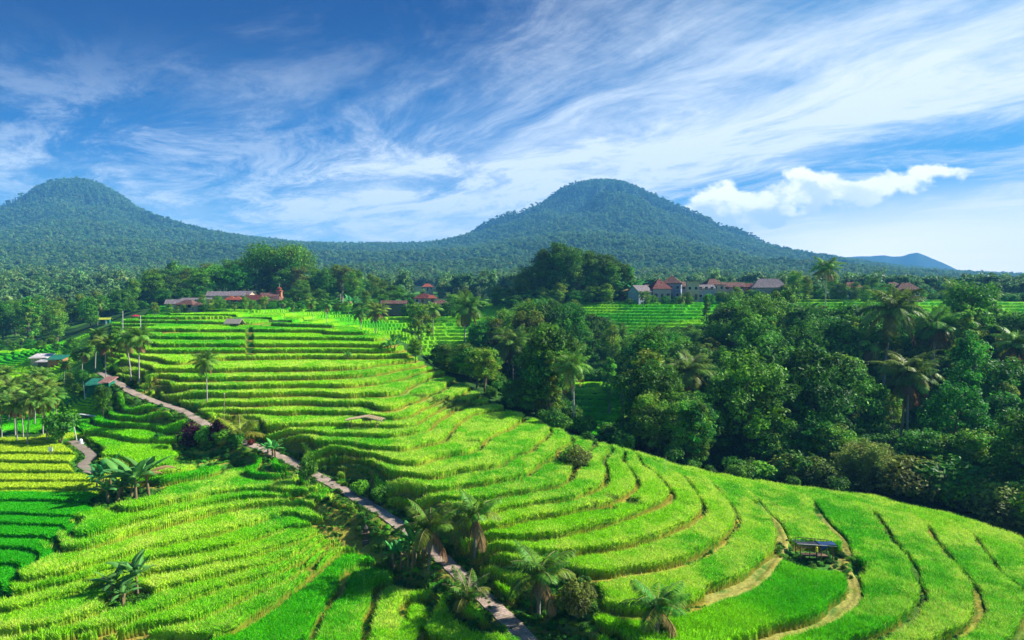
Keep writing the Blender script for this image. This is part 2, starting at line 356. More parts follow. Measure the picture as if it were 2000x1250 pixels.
LVV = np.arange(-22, -8, 0.32); LVF = np.arange(-26, 6, 0.8); LVG = np.arange(-30, -6, 0.8)
farleft = leftF & (XX < -0.735 * YY + 8 + 1.5 * vnoise(YY / 6, YY * 0, 9))   # the flat rows at the lower left
farleft = leftF & (XX < np.where(YY < 74, -42 + (73 - YY) * 0.2, -42 - (YY - 73) * 0.85) + 2.5 * (vnoise(YY / 2.2, YY * 0, 9) - 0.5))
def quant(LV, Z, G):
    k = np.clip(np.searchsorted(LV, Z, side='right') - 1, 0, len(LV) - 2)
    lo, hi = LV[k], LV[k + 1]
    return k, lo, hi, (Z - lo) / G, (hi - Z) / G
rowp = sorted([(at_z(60, py, lv)[1], lv) for lv, py in ROWS_LL] + [(at_z(60, py, lv)[1], lv) for lv, py in ((-21.6, 1055), (-21.85, 1080), (-22.1, 1110), (-22.3, 1140), (-22.6, 1172), (-22.8, 1205))] + [(30, -24.4), (95, -18.9)])
rowy = YY + (XX + 55) * 0.03 + (vnoise(XX / 9, YY * 0, 4) - 0.5) * 1.2
flz = np.interp(rowy, [a for a, b in rowp], [b for a, b in rowp]); flw = sstep(0, 4, -42 + 2 + np.where(YY < 74, (73 - YY) * 0.2, -(YY - 73) * 0.85) - XX) * (YY > 45) * (YY < 90) * leftF
ZS = ZS * (1 - flw) + flz * flw
gy = np.gradient(ZS, axis=0) / np.gradient(YY, axis=0)
gu = np.gradient(ZS, axis=1) / np.gradient(XX, axis=1)
# dz/dy along constant u mixes x: true gradient
gx_ = gu; gy_ = gy - gu * U
G = np.sqrt(gx_ ** 2 + gy_ ** 2) + 1e-4
G = np.maximum(G, 0.035)
ZS += (fbm(XX / 7, YY / 7, 3, 3) - 0.5) * np.minimum(G * 1.5, 0.25) * (1 - sstep(250, 300, YY))
area = np.zeros(XX.shape, np.int8)
area[hillR] = 1; area[leftF] = 2; area[farleft] = 3; area[valley] = 4; area[paddy_far] = 5; area[gullyT & (area == 0)] = 6
GZ = ZS.copy(); DL = np.full(XX.shape, 9.0); DU = np.full(XX.shape, 9.0); KK = np.zeros(XX.shape, np.int16)
for a, LV in ((1, LVR), (2, LVL), (3, LLL), (4, LVV), (5, LVF), (6, LVG)):
    m = area == a
    k, lo, hi, dl, du = quant(LV, ZS[m], G[m])
    KK[m] = k; DL[m] = dl; DU[m] = du
    rise = sstep(0.30, 0.0, du + 0.10 * (vnoise(XX[m] * 1.2, YY[m] * 1.2, 8) - 0.5))
    lipb = 0.10 * sstep(0.6, 0.25, dl) * (a in (1, 2))
    GZ[m] = lo + (hi - lo) * rise + lipb
    if a == 1: ptst = None
# soft edges of the terraced areas, banks of the paths
pw = sstep(3.4, 1.1, dP); GZ = GZ * (1 - pw) + (zP - 0.03) * pw
fw = sstep(2.0, 0.9, dF) * (YY > 75); GZ = GZ * (1 - fw) + (zF - 0.03) * fw
# rice height
patch = fbm(XX / 4.0, YY / 4.0, 41, 3)
lipw = np.where(area == 1, 0.50, np.where(area == 2, 0.45, np.where(area == 5, 0.7, 0.25))) + 0.5 * (vnoise(XX / 2.5, YY / 2.5, 77) - 0.5) * (area <= 2)
wide = ((area == 1) & ((KK == np.searchsorted(LVR, -23.1)) | (KK == np.searchsorted(LVR, -22.4))) & (XX > 14) & (YY < 70))
lipw = np.where(wide, 1.0 + 0.5 * (vnoise(XX / 3, YY / 3, 6) - 0.5), lipw)
RH = sstep(0, 0.16, DL - lipw) * sstep(0.10, 0.30, DU)
RH *= np.where(area == 1, 0.82, np.where(area == 2, 0.85, np.where(area == 3, 0.48, np.where(area == 4, 0.5, np.where(area == 5, 0.8, 0.5)))))
RH *= (area > 0)
RH = RH * (0.86 + 0.22 * patch + 0.16 * vnoise(XX * 1.4, YY * 1.4, 12))
RH *= sstep(1.35, 1.9, dP - 0.6 * (vnoise(XX / 2, YY / 2, 5) - 0.3) + 0.5 * (right_side))  * np.where(YY > 75, sstep(1.3, 1.7, dF), 1.0)
near_lvl = {}
hutc = at_z(1592, 1094, -23.1)
clear = [(hutc[0], hutc[1] - 0.9, 3.9), (*at_z(820, 1108, -22.9)[:2], 2.6), (*at_z(250, 1175, -22.6)[:2], 1.8), (*at_z(247, 975, -20.9)[:2], 3.6), (*at_z(1125, 915, -19.9)[:2], 1.6),
         (*at_z(715, 1050, -22.8)[:2], 1.3), (*at_z(457, 641, -8.4)[:2], 2.2), (*at_z(1080, 1190, -22.9)[:2], 4.0), (*at_z(420, 872, -18.3)[:2], 5.2), (*at_z(360, 862, -18.4)[:2], 2.5),
         (*at_z(1290, 1245, -23.0)[:2], 1.2), (*at_z(205, 632, -9)[:2], 6), (*at_z(715, 832, -17.1)[:2], 1.0)]
for cx, cy, r in clear: RH *= sstep(r * 0.75, r, np.hypot(XX - cx, YY - cy) + 0.5 * (patch - 0.5))
# the diagonal ditch at the top of the terraces
dit = [at_z(487, 640, -8.2), at_z(489, 700, -11.6)]
dd, _a, _b = seg_dist(XX, YY, [tuple(dit[0]), tuple(dit[1])])
RH *= sstep(0.5, 0.9, dd)
CZ = GZ + RH

def ground_at(x, y, top=False):
    """height of the finished ground at a place"""
    if y > 455: return float(far_z(np.array([x]), np.array([y]))[0])
    u = x / y; j = (u + 0.93) / 1.86 * (NX - 1); i = np.interp(y, ys, np.arange(NY))
    j = min(max(j, 0), NX - 1.001); i0, j0 = int(min(i, NY - 2)), int(j); fi, fj = i - i0, j - j0
    A = CZ if top else GZ
    return float((A[i0, j0] * (1 - fj) + A[i0, j0 + 1] * fj) * (1 - fi) + (A[i0 + 1, j0] * (1 - fj) + A[i0 + 1, j0 + 1] * fj) * fi)

# ------------------------------------------------------------------ colours of ground and crop
def hsh(k, s): return ((np.sin(k * 12.9898 + s * 78.233) * 43758.5453) % 1.0)
n1 = fbm(XX / 1.3, YY / 1.3, 51, 4); n2 = fbm(XX * 3.0, YY * 3.0, 61, 2); n3 = fbm(XX / 14, YY / 14, 71, 3)
def lerp3(a, b, t): return np.array(a)[None, None, :] * (1 - t[..., None]) + np.array(b)[None, None, :] * t[..., None]
def mixc(A, c, t): return A * (1 - t[..., None]) + np.array(c)[None, None, :] * t[..., None]
GC = lerp3((0.035, 0.13, 0.018), (0.075, 0.24, 0.03), n1)
straw = (0.55, 0.36, 0.05); soil = (0.16, 0.085, 0.035)
onb = ((area == 1) | (area == 2)) * sstep(1.0, 0.2, DL) * sstep(0.25, 0.65, n3 + 0.25 * hsh(KK, 1))
GC = mixc(GC, straw, np.clip(onb * (0.35 + 0.9 * n2), 0, 1) * 0.75)
GC = mixc(GC, soil, onb * sstep(0.6, 0.75, n2) * 0.7)
GC = mixc(GC, (0.34, 0.30, 0.075), (wide & (DL < 1.4)) * sstep(0.25, 0.6, n1) * 0.85)
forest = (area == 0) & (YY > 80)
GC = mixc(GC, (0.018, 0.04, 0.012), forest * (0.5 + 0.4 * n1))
GC = mixc(GC, (0.10, 0.30, 0.03), (area == 0) * (YY > 180) * sstep(0.45, 0.6, n3) * 0.6)
GC = mixc(GC, (0.045, 0.10, 0.02), ((dP < 3.2) & (YY < 130)) * (0.3 + 0.5 * n1))
# crop: ripening heads pale on top, green sides with self-shading painted in, straw near the foot
hk = hsh(KK.astype(float), 3.0)
ripe = np.zeros(XX.shape)
ripe = np.where(area == 1, sstep(0.05, 0.45, fbm(XX / 9, YY / 9, 21, 3) * 0.9 + 0.35 * hk + 0.15 * (YY > 62) - 0.16), ripe)
k23 = np.searchsorted(LVR, -23.1); k224 = np.searchsorted(LVR, -22.4)
ripe = np.where((area == 1) & (KK == k23) & (YY < 60), 0.05, ripe)
ripe = np.where((area == 1) & (KK == k23 - 1), np.where(YY > 47, 0.55, 0.1), ripe)
ripe = np.where((area == 1) & (YY > 120), ripe * 0.35, ripe)
ripe = np.where(area == 2, sstep(0.25, 0.55, fbm(XX / 8, YY / 8, 23, 3) * 0.6 + 0.38 * hk) * np.where(YY < 78, 1, 0.25), ripe)
kl = lambda z: np.searchsorted(LVL, z)
for z_, v_ in ((-21.3, 0.3), (-22.35, 0.25), (-22.85, 0.9), (-23.3, 0.3), (-21.6, 0.95), (-22.1, 0.9), (-21.0, 0.75), (-22.6, 0.8), (-23.1, 0.55), (-23.5, 0.5), (-23.9, 0.05), (-24.3, 0.25), (-19.9, 0.15), (-20.4, 0.05), (-19.3, 0.05)):
    ripe = np.where((area == 2) & (KK == kl(z_)), v_ * (0.6 + 0.6 * sstep(0.3, 0.6, patch)), ripe)
ripe = np.where((area == 2) & (YY < 57) & (XX > -8), ripe * 0.25, ripe)
ripe = np.where(area == 3, 0.03, ripe)
yellow = (area == 3) & (ZS > -20.85) & (ZS < -19.2) & (YY < 92)
ripe = np.where(area == 4, sstep(0.5, 0.7, n3) * 0.35, ripe); ripe = np.where(area >= 5, 0.22 * n3, ripe)
blot = sstep(0.40, 0.62, fbm(XX / 2.2, YY / 3.0, 91, 3) * 0.75 + 0.25 * n1)
edge_top = sstep(2.2, 0.5, DL)             # heads ripen first along the open lip
ripe = np.clip(ripe * (0.2 + 0.68 * blot + 0.35 * edge_top) * (0.6 + 0.8 * n1), 0, 1)
RC = lerp3((0.025, 0.34, 0.003), (0.11, 0.62, 0.004), np.clip(n1 * 0.7 + n3 * 0.5 - 0.1, 0, 1))
RC = mixc(RC, (0.34, 0.70, 0.006), sstep(0.35, 0.65, n3) * (area != 3) * 0.6)
RC = mixc(RC, (0.58, 0.82, 0.04), ripe * np.clip(0.05 + 0.95 * n2, 0, 1))
RC = mixc(RC, (0.52, 0.64, 0.03), yellow * (0.55 + 0.4 * n1))
RC = mixc(RC, (0.02, 0.42, 0.010), (area == 3) * (~yellow) * 0.5)
for q in ((850, 788, -16.3, 3.2), (900, 783, -16.5, 2.2), (1225, 985, -20.6, 1.4), (925, 872, -18.4, 1.2), (1180, 1000, -20.5, .9)):
    c_ = at_z(*q[:3]); dq = np.hypot((XX - c_[0]) * 0.6, YY - c_[1]) + 1.6 * (n1 - 0.5)
    dry_ = sstep(q[3], q[3] * 0.4, dq) * (area == 1); RC = mixc(RC, (0.40, 0.30, 0.08), dry_ * 0.7); RH = RH * (1 - 0.45 * dry_)
CZ = GZ + RH
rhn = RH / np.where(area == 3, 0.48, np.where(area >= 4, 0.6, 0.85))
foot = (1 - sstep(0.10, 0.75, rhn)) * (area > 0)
RC = mixc(RC, (0.015, 0.15, 0.005), (1 - sstep(0.5, 0.95, rhn)) * 0.9 * (area < 4))  # darker stem green, with the crop's self-shading put into the side colour
RC = mixc(RC, (0.42, 0.26, 0.04), foot * sstep(0.25, 0.5, n3 * 0.6 + n2 * 0.4) * (area < 3) * 0.6)

# ------------------------------------------------------------------ meshes
def grid_mesh(name, V, quads, colors, mat, smooth=False):
    me = bpy.data.meshes.new(name)
    n = len(V); me.vertices.add(n); me.vertices.foreach_set('co', V.astype(np.float32).ravel())
    k = quads.shape[1]
    me.loops.add(quads.size); me.loops.foreach_set('vertex_index', quads.astype(np.int32).ravel())
    me.polygons.add(len(quads)); me.polygons.foreach_set('loop_start', np.arange(0, quads.size, k, dtype=np.int32))
    me.polygons.foreach_set('use_smooth', np.full(len(quads), smooth))
    me.update(calc_edges=True)
    if colors is not None:
        at = me.color_attributes.new('Col', 'FLOAT_COLOR', 'POINT')
        c = np.ones((n, 4), np.float32); c[:, :3] = colors; at.data.foreach_set('color', c.ravel())
    if mat: me.materials.append(mat)
    return me
def put(name, me, parent=None, **props):
    o = bpy.data.objects.new(name, me); COL.objects.link(o)
    if parent: o.parent = parent
    for k, v in props.items(): o[k] = v
    return o
def attr_mat(name, rough=0.8, var=0.25, scale=8.0, transl=0.0, spec=0.2, rnd=0.0, bump=0.0):
    m = bpy.data.materials.new(name); m.use_nodes = True; N = NT(m.node_tree)
    a = N.n('ShaderNodeAttribute', attribute_name='Col'); g = N.n('ShaderNodeNewGeometry')
    ns = N.noise(g.outputs['Position'], scale, 3, 0.6)
    f = N.mr(ns, 0.25, 0.75, 1 - var, 1 + var, 'LINEAR')
    if rnd:
        oi = N.n('ShaderNodeObjectInfo'); f = N.m('MULTIPLY', f, N.mr(oi.outputs['Random'], 0, 1, 1 - rnd, 1 + rnd, 'LINEAR'))
    c = N.n('ShaderNodeVectorMath', operation='SCALE'); N.l(a.outputs['Color'], c.inputs[0]); N.l(f, c.inputs['Scale'])
    col = c.outputs[0]
    if rnd:
        h = N.n('ShaderNodeHueSaturation'); N.l(N.mr(N.m('FRACT', N.m('MULTIPLY', oi.outputs['Random'], 7.31)), 0, 1, 0.475, 0.52, 'LINEAR'), h.inputs['Hue']); N.l(col, h.inputs['Color']); col = h.outputs[0]
    b = N.n('ShaderNodeBsdfPrincipled'); b.inputs['Roughness'].default_value = rough; b.inputs['Specular IOR Level'].default_value = spec
    N.l(col, b.inputs['Base Color']); o = N.n('ShaderNodeOutputMaterial')
    if bump:
        bp = N.n('ShaderNodeBump'); bp.inputs['Strength'].default_value = bump; bp.inputs['Distance'].default_value = 0.1; N.l(ns, bp.inputs['Height']); N.l(bp.outputs[0], b.inputs['Normal'])
    if transl:
        t = N.n('ShaderNodeBsdfTranslucent'); N.l(col, t.inputs['Color']); mx = N.n('ShaderNodeMixShader'); mx.inputs[0].default_value = transl
        N.l(b.outputs[0], mx.inputs[1]); N.l(t.outputs[0], mx.inputs[2]); N.l(mx.outputs[0], o.inputs[0])
    else: N.l(b.outputs[0], o.inputs[0])
    return m
M_ground = attr_mat('grassy_soil', 0.95, 0.35, 5.0, bump=0.6, spec=0.05)
M_rice = attr_mat('rice_crop', 0.75, 0.4, 9.0, transl=0.3, spec=0.04)
idx = np.arange(NY * NX).reshape(NY, NX)
Q = np.stack([idx[:-1, :-1], idx[:-1, 1:], idx[1:, 1:], idx[1:, :-1]], -1).reshape(-1, 4)
GZm = GZ + (n2 - 0.5) * 0.10 * (RH < 0.1)
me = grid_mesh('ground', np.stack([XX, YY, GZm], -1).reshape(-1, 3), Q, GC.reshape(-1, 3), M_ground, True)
put('ground', me, kind='structure')
rng = np.random.default_rng(7)
CZn = CZ + (rng.random(CZ.shape) - 0.5) * 0.16 * (RH > 0.3)
def rice_object(mask, name, label, nbl):
    qm = mask[:-1, :-1] & ((RH[:-1, :-1] > 0.02) | (RH[1:, 1:] > 0.02) | (RH[1:, :-1] > 0.02) | (RH[:-1, 1:] > 0.02))
    q = Q.reshape(NY - 1, NX - 1, 4)[qm]
    used = np.unique(q); remap = np.full(NY * NX, -1, np.int64); remap[used] = np.arange(len(used))
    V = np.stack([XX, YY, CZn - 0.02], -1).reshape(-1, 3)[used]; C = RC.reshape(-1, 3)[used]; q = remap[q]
    tri = np.concatenate([q[:, [0, 1, 2]], q[:, [0, 2, 3]]])
    # standing blades
    w = (np.maximum(RH, 0) * mask * (np.abs(U) < 0.82) * (YY < 230)).ravel() / YY.ravel() ** 1.0; w = w / w.sum()
    sel = rng.choice(NY * NX, nbl, p=w)
    x, y, h = XX.ravel()[sel], YY.ravel()[sel], RH.ravel()[sel]
    x = x + (rng.random(nbl) - .5) * .25; y = y + (rng.random(nbl) - .5) * .25
    zt = CZ.ravel()[sel]
    L = (0.20 + 0.26 * rng.random(nbl)) * np.clip(h / 0.7, 0.5, 1.1); wd = (0.014 + y * 0.00034) * (0.7 + 0.8 * rng.random(nbl))
    an = rng.random(nbl) * 6.283; lean = 0.08 + rng.random(nbl) * 0.36
    bx_, by_ = np.cos(an) * wd, np.sin(an) * wd; la = rng.random(nbl) * 6.283
    z0 = zt - L * 0.55; tipx, tipy = x + np.cos(la) * lean, y + np.sin(la) * lean; tz = z0 + L
    BV = np.empty((nbl, 3, 3)); BV[:, 0] = np.stack([x - bx_, y - by_, z0], -1); BV[:, 1] = np.stack([x + bx_, y + by_, z0], -1); BV[:, 2] = np.stack([tipx, tipy, tz], -1)
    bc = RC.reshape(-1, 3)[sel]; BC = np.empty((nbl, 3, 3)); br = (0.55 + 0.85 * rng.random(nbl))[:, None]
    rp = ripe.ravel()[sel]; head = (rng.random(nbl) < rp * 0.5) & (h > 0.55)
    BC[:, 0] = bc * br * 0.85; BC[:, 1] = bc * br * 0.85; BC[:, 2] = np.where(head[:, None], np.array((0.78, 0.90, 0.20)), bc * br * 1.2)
    n0 = len(V)
    V = np.concatenate([V, BV.reshape(-1, 3)]); C = np.concatenate([C, np.clip(BC.reshape(-1, 3), 0, 0.85)])
    tri = np.concatenate([tri, n0 + np.arange(nbl * 3).reshape(-1, 3)])
    me = grid_mesh(name, V, tri, C, M_rice, False)
    return put(name, me, kind='stuff', label=label, category='rice')
rice_object(area == 1, 'rice_crop', 'bright green rice with pale heads on the curved terraces right of the paved path', 640000)
rice_object(area == 2, 'rice_crop', 'green and pale tipped rice in slanting strips left of the paved path', 340000)
rice_object((area == 3) & yellow, 'rice_crop', 'ripe yellow rice in flat strips beside the narrow footpath at far left', 30000)
rice_object((area == 3) & ~yellow, 'rice_crop', 'dark green young rice in level rows below the yellow rice', 60000)
rice_object(area == 4, 'rice_crop', 'small green paddies around the white roofed sheds in the left valley', 30000)
rice_object(area >= 5, 'rice_crop', 'far green rice strips on the plateau in front of the villages', 60000)

# paved paths
def ribbon(name, line, width, mat, label=None):
    P = [Vector(p) for p in line]; pts = []
    for i in range(len(P) - 1):
        p0, p1, p2, p3 = P[max(i - 1, 0)], P[i], P[i + 1], P[min(i + 2, len(P) - 1)]
        for k in range(12):
            t = k / 12; pts.append(0.5 * ((2 * p1) + (p2 - p0) * t + (2 * p0 - 5 * p1 + 4 * p2 - p3) * t * t + (3 * p1 - p0 - 3 * p2 + p3) * t ** 3))
    V, uv, s = [], [], 0
    for i, p in enumerate(pts):
        d = (pts[min(i + 1, len(pts) - 1)] - pts[max(i - 1, 0)]); d.z = 0; d.normalize(); nrm = Vector((d.y, -d.x, 0))
        if i: s += (p - pts[i - 1]).length
        wj = width * (1 + 0.06 * math.sin(s * 1.7) + 0.05 * math.sin(s * 4.1))
        zs = p.z + 0.05
        for k in range(7):
            t = -1 + k / 3; V.append(p + nrm * (t * wj / 2) + Vector((0, 0, 0.05 + 0.03 * (1 - t * t)))); uv.append((t * wj / 2, s))
        V.append(p + nrm * (wj / 2 + 0.02) + Vector((0, 0, -0.25))); uv.append((wj / 2, s))
        V.append(p - nrm * (wj / 2 + 0.02) + Vector((0, 0, -0.25))); uv.append((-wj / 2, s))
    Fc = []
    for i in range(len(pts) - 1):
        a, b = i * 9, i * 9 + 9
        for k in range(6): Fc.append((a + k, a + k + 1, b + k + 1, b + k))
        Fc.append((a + 6, a + 7, b + 7, b + 6)); Fc.append((a + 8, a, b, b + 8))
    me = bpy.data.meshes.new(name); me.from_pydata([tuple(v) for v in V], [], Fc); me.materials.append(mat)
    ul = me.uv_layers.new(name='uv')
    for lp in me.loops: ul.data[lp.index].uv = uv[lp.vertex_index]
    return put(name, me, kind='structure')
def path_mat(name, blocks):
    m = bpy.data.materials.new(name); m.use_nodes = True; N = NT(m.node_tree)
    uvn = N.n('ShaderNodeUVMap', uv_map='uv'); g = N.n('ShaderNodeNewGeometry')
    ns = N.noise(g.outputs['Position'], 1.1, 5, 0.6); nf = N.noise(g.outputs['Position'], 9.0, 3, 0.6)
    if blocks:
        mp = N.n('ShaderNodeMapping'); N.l(uvn.outputs[0], mp.inputs[0]); mp.inputs['Rotation'].default_value = (0, 0, R(0))
        br = N.n('ShaderNodeTexBrick'); N.l(mp.outputs[0], br.inputs['Vector']); br.inputs['Scale'].default_value = 1.0
        br.inputs['Brick Width'].default_value = 0.5; br.inputs['Row Height'].default_value = 0.24; br.inputs['Mortar Size'].default_value = 0.04
        br.inputs['Color1'].default_value = (0.46, 0.35, 0.28, 1); br.inputs['Color2'].default_value = (0.37, 0.28, 0.23, 1); br.inputs['Mortar'].default_value = (0.27, 0.19, 0.14, 1)
        c = br.outputs[0]
    else: c = N.mix(nf, (0.30, 0.24, 0.19, 1), (0.19, 0.15, 0.11, 1))
    c = N.mix(N.mr(ns, 0.38, 0.66), c, (0.19, 0.15, 0.10, 1)); c = N.mix(N.m('MULTIPLY', N.mr(nf, 0.58, 0.72), 0.6), c, (0.09, 0.13, 0.04, 1))
    b = N.n('ShaderNodeBsdfPrincipled'); b.inputs['Roughness'].default_value = 0.9; N.l(c, b.inputs['Base Color'])
    bp = N.n('ShaderNodeBump'); bp.inputs['Strength'].default_value = 0.5; bp.inputs['Distance'].default_value = 0.03; N.l(nf, bp.inputs['Height']); N.l(bp.outputs[0], b.inputs['Normal'])
    o = N.n('ShaderNodeOutputMaterial'); N.l(b.outputs[0], o.inputs[0]); return m
ribbon('path', PATH, 1.4, path_mat('paving_blocks', True))
ribbon('path', FOOT, 1.15, path_mat('trodden_earth', False))

# far hills
fy = [430.0]
while fy[-1] < 3350: fy.append(fy[-1] + 4 + (fy[-1] - 430) * 0.0045)
fy = np.array(fy); fu = np.linspace(-1.1, 1.1, 620); FU, FY = np.meshgrid(fu, fy); FX = FU * FY
FZ = far_z(FX, FY) - sstep(470, 440, FY) * 1.5
i2 = np.arange(FZ.size).reshape(FZ.shape); Q2 = np.stack([i2[:-1, :-1], i2[:-1, 1:], i2[1:, 1:], i2[1:, :-1]], -1).reshape(-1, 4)
hc = np.array((0.018, 0.045, 0.015))[None, :] * (0.7 + 0.6 * fbm(FX / 60, FY / 60, 4, 3)).reshape(-1, 1)
put('hills', grid_mesh('hills', np.stack([FX, FY, FZ], -1).reshape(-1, 3), Q2, hc, M_ground, True), kind='structure')
# the wide land around, reaching the horizon
def plain_sheet():
    V = [(-3750, -290, -34), (3750, -290, -34), (3750, 4140, -34), (-3750, 4140, -34)]
    me = bpy.data.meshes.new('land'); me.from_pydata(V, [], [(0, 1, 2, 3)])
    at = me.color_attributes.new('Col', 'FLOAT_COLOR', 'POINT'); at.data.foreach_set('color', [0.03, 0.08, 0.03, 1] * 4)
    me.materials.append(M_ground); put('land', me, kind='structure')
plain_sheet()
# remote ridge
rp_ = [(1500,520),(1580,508),(1640,502),(1680,499),(1700,499),(1725,497),(1740,500),(1760,499),(1775,494),(1790,492),(1800,496),(1830,508),(1860,522),(1885,534),(1930,552),(2000,575)]
ru = np.linspace(u_of(1400), u_of(2100), 160); rs = np.interp(ru, [u_of(a) for a, b in rp_], [slope_of(b) for a, b in rp_])
ry = np.linspace(3500, 4100, 40); RU, RY = np.meshgrid(ru, ry); crest = np.repeat(rs[None] * 3800, 40, 0)
fall = np.abs(RY - 3800) / 300
RZ = -30 + (crest + 30) * (1 - fall ** 1.1) + (fbm(RU * 60, RY / 90, 3, 4) - 0.5) * 40 * (fall + 0.08) * (1 - fall)
i3 = np.arange(RZ.size).reshape(RZ.shape); Q3 = np.stack([i3[:-1, :-1], i3[:-1, 1:], i3[1:, 1:], i3[1:, :-1]], -1).reshape(-1, 4)
put('mountain', grid_mesh('mountain', np.stack([RU * RY, RY, RZ], -1).reshape(-1, 3), Q3, np.tile((0.03, 0.06, 0.035), (RZ.size, 1)), M_ground, True), kind='structure')
# ------------------------------------------------------------------ plant models
class MeshAcc:
    def __init__(s): s.V = []; s.F4 = []; s.C = []; s.n = 0
    def add(s, V, Q_, C):
        V = np.asarray(V, float).reshape(-1, 3); s.V.append(V); s.F4.append(np.asarray(Q_).reshape(-1, 4) + s.n)
        C = np.asarray(C, float); s.C.append(np.tile(C, (len(V), 1)) if C.ndim == 1 else C.reshape(-1, 3)); s.n += len(V)
    def mesh(s, name, mat, smooth=False):
        return grid_mesh(name, np.concatenate(s.V), np.concatenate(s.F4), np.clip(np.concatenate(s.C), 0, 0.9), mat, smooth)
    def tube(s, P, rad, sides, col):
        P = np.asarray(P, float); n = len(P); a = np.arange(sides) * 2 * np.pi / sides; V = []
        for i in range(n):
            d = P[min(i + 1, n - 1)] - P[max(i - 1, 0)]; d /= np.linalg.norm(d) + 1e-9
            e = np.cross(d, (0, 1, 0) if abs(d[1]) < 0.9 else (1, 0, 0)); e /= np.linalg.norm(e); f = np.cross(d, e)
            V.append(P[i] + rad[i] * (np.cos(a)[:, None] * e + np.sin(a)[:, None] * f))
        Qs = [[i * sides + k, i * sides + (k + 1) % sides, (i + 1) * sides + (k + 1) % sides, (i + 1) * sides + k] for i in range(n - 1) for k in range(sides)]
        s.add(np.concatenate(V), Qs, col)
    def leaves(s, P, size, col, r, up=0.35, asp=0.55, outw=None):
        n = len(P); nrm = r.normal(size=(n, 3)); nrm[:, 2] = np.abs(nrm[:, 2]) + up
        if outw is not None: nrm = nrm * 0.75 + outw
        nrm /= np.linalg.norm(nrm, axis=1, keepdims=True)
        a = np.cross(nrm, r.normal(size=(n, 3))); a /= np.linalg.norm(a, axis=1, keepdims=True); b = np.cross(nrm, a)
        sz = (size * (0.6 + 0.8 * r.random(n)))[:, None] if np.ndim(size) == 0 else size[:, None]
        V = np.stack([P - a * sz, P + b * sz * asp - a * sz * 0.1, P + a * sz - nrm * sz * 0.25, P - b * sz * asp - a * sz * 0.1], 1)
        s.add(V.reshape(-1, 3), np.arange(n * 4).reshape(n, 4), np.repeat(col, 4, 0))
M_leaf = attr_mat('foliage', 0.5, 0.3, 1.2, transl=0.32, spec=0.08, rnd=0.25)
M_palm = attr_mat('palm_frond', 0.42, 0.2, 1.0, transl=0.35, spec=0.08, rnd=0.15)
M_bark = attr_mat('bark', 0.9, 0.3, 6.0, bump=0.4)
BARK = np.array((0.13, 0.10, 0.07)); PALE = np.array((0.42, 0.39, 0.33))

def broadleaf(seed, H, W, shape, nleaf, leaf, col, col2, bark=BARK, lobes=22):
    """trunk with limbs and a crown of leaf clumps; returns (trunk mesh, crown mesh), height H, crown width W"""
    r = np.random.default_rng(seed); T_, L_ = MeshAcc(), MeshAcc()
    base = {'round': 0.28, 'cone': 0.12, 'umbrella': 0.55, 'column': 0.15, 'open': 0.35}[shape] * H
    ctr = []
    for k in range(lobes):
        t = (k + r.random()) / lobes
        if shape == 'round': h = base + (H - base) * (0.10 + 0.80 * t); w = W / 2 * 0.78 * math.sqrt(max(0.05, 1 - (2 * t - 0.85) ** 2 * 0.8))
        elif shape == 'cone': h = base + (H - base) * (0.05 + 0.9 * t); w = W / 2 * 0.85 * (1 - t) ** 0.8
        elif shape == 'umbrella': h = base + (H - base) * (0.45 + 0.45 * r.random()); w = W / 2 * 0.85
        elif shape == 'column': h = base + (H - base) * (0.05 + 0.88 * t); w = W / 2 * 0.6 * (1 - abs(2 * t - 0.8) ** 2 * 0.6)
        else: h = base + (H - base) * (0.1 + 0.8 * t); w = W / 2 * 0.9 * (1 - 0.6 * t)
        a = k * 2.4 + r.random() * 1.2; rr = w * (math.sqrt(r.random()) * 0.75 + 0.25)
        if shape == 'umbrella': h -= (rr / (W / 2)) ** 2 * (H - base) * 0.35
        ctr.append((rr * math.cos(a), rr * math.sin(a), h))
    tr = np.array([(0, 0, -0.6), (0.1, 0.05, H * 0.2), (0.2 * r.normal(), 0.2 * r.normal(), H * 0.45), (0.3 * r.normal(), 0.3 * r.normal(), H * 0.82)])
    r0 = 0.022 * H; T_.tube(tr, [r0, r0 * 0.8, r0 * 0.55, r0 * 0.12], 7, bark)
    per = nleaf // lobes
    for i, c in enumerate(ctr):
        c = np.array(c); st = tr[1] + (tr[3] - tr[1]) * min(0.9, max(0.05, (c[2] - H * 0.3) / (H * 0.7)))
        mid = (st + c) / 2 + np.array((0, 0, -0.04 * H)); T_.tube([st, mid, c], [r0 * 0.35, r0 * 0.22, 0.03], 4, bark * 1.1)
        R_ = W * {'round': 0.205, 'cone': 0.17, 'umbrella': 0.20, 'column': 0.25, 'open': 0.15}[shape] * (0.7 + 0.55 * r.random())
        tint = (0.72 + 0.5 * r.random()); mixk = r.random()
        # sub-clumps on the lobe
        ns = 7; sc_ = r.normal(size=(ns, 3)); sc_ /= np.linalg.norm(sc_, axis=1, keepdims=True); sc_[:, 2] = sc_[:, 2] * 0.65 + 0.15
        sc_ = c + sc_ * R_ * 0.72
        which = r.integers(0, ns, per); d = r.normal(size=(per, 3)); d /= np.linalg.norm(d, axis=1, keepdims=True)
        rad = R_ * 0.52 * (0.45 + 0.62 * r.random(per) ** 0.5)
        P = sc_[which] + d * rad[:, None] * np.array((1, 1, 0.7)); P[:, 2] = np.maximum(P[:, 2], 0.35)
        cc = (np.array(col) * (1 - mixk) + np.array(col2) * mixk) * tint
        C = cc[None, :] * (0.65 + 0.7 * r.random(per))[:, None]
        L_.leaves(P, leaf, C, r, outw=d * 0.9)
    return T_.mesh('trunk', M_bark, True), L_.mesh('crown', M_leaf)

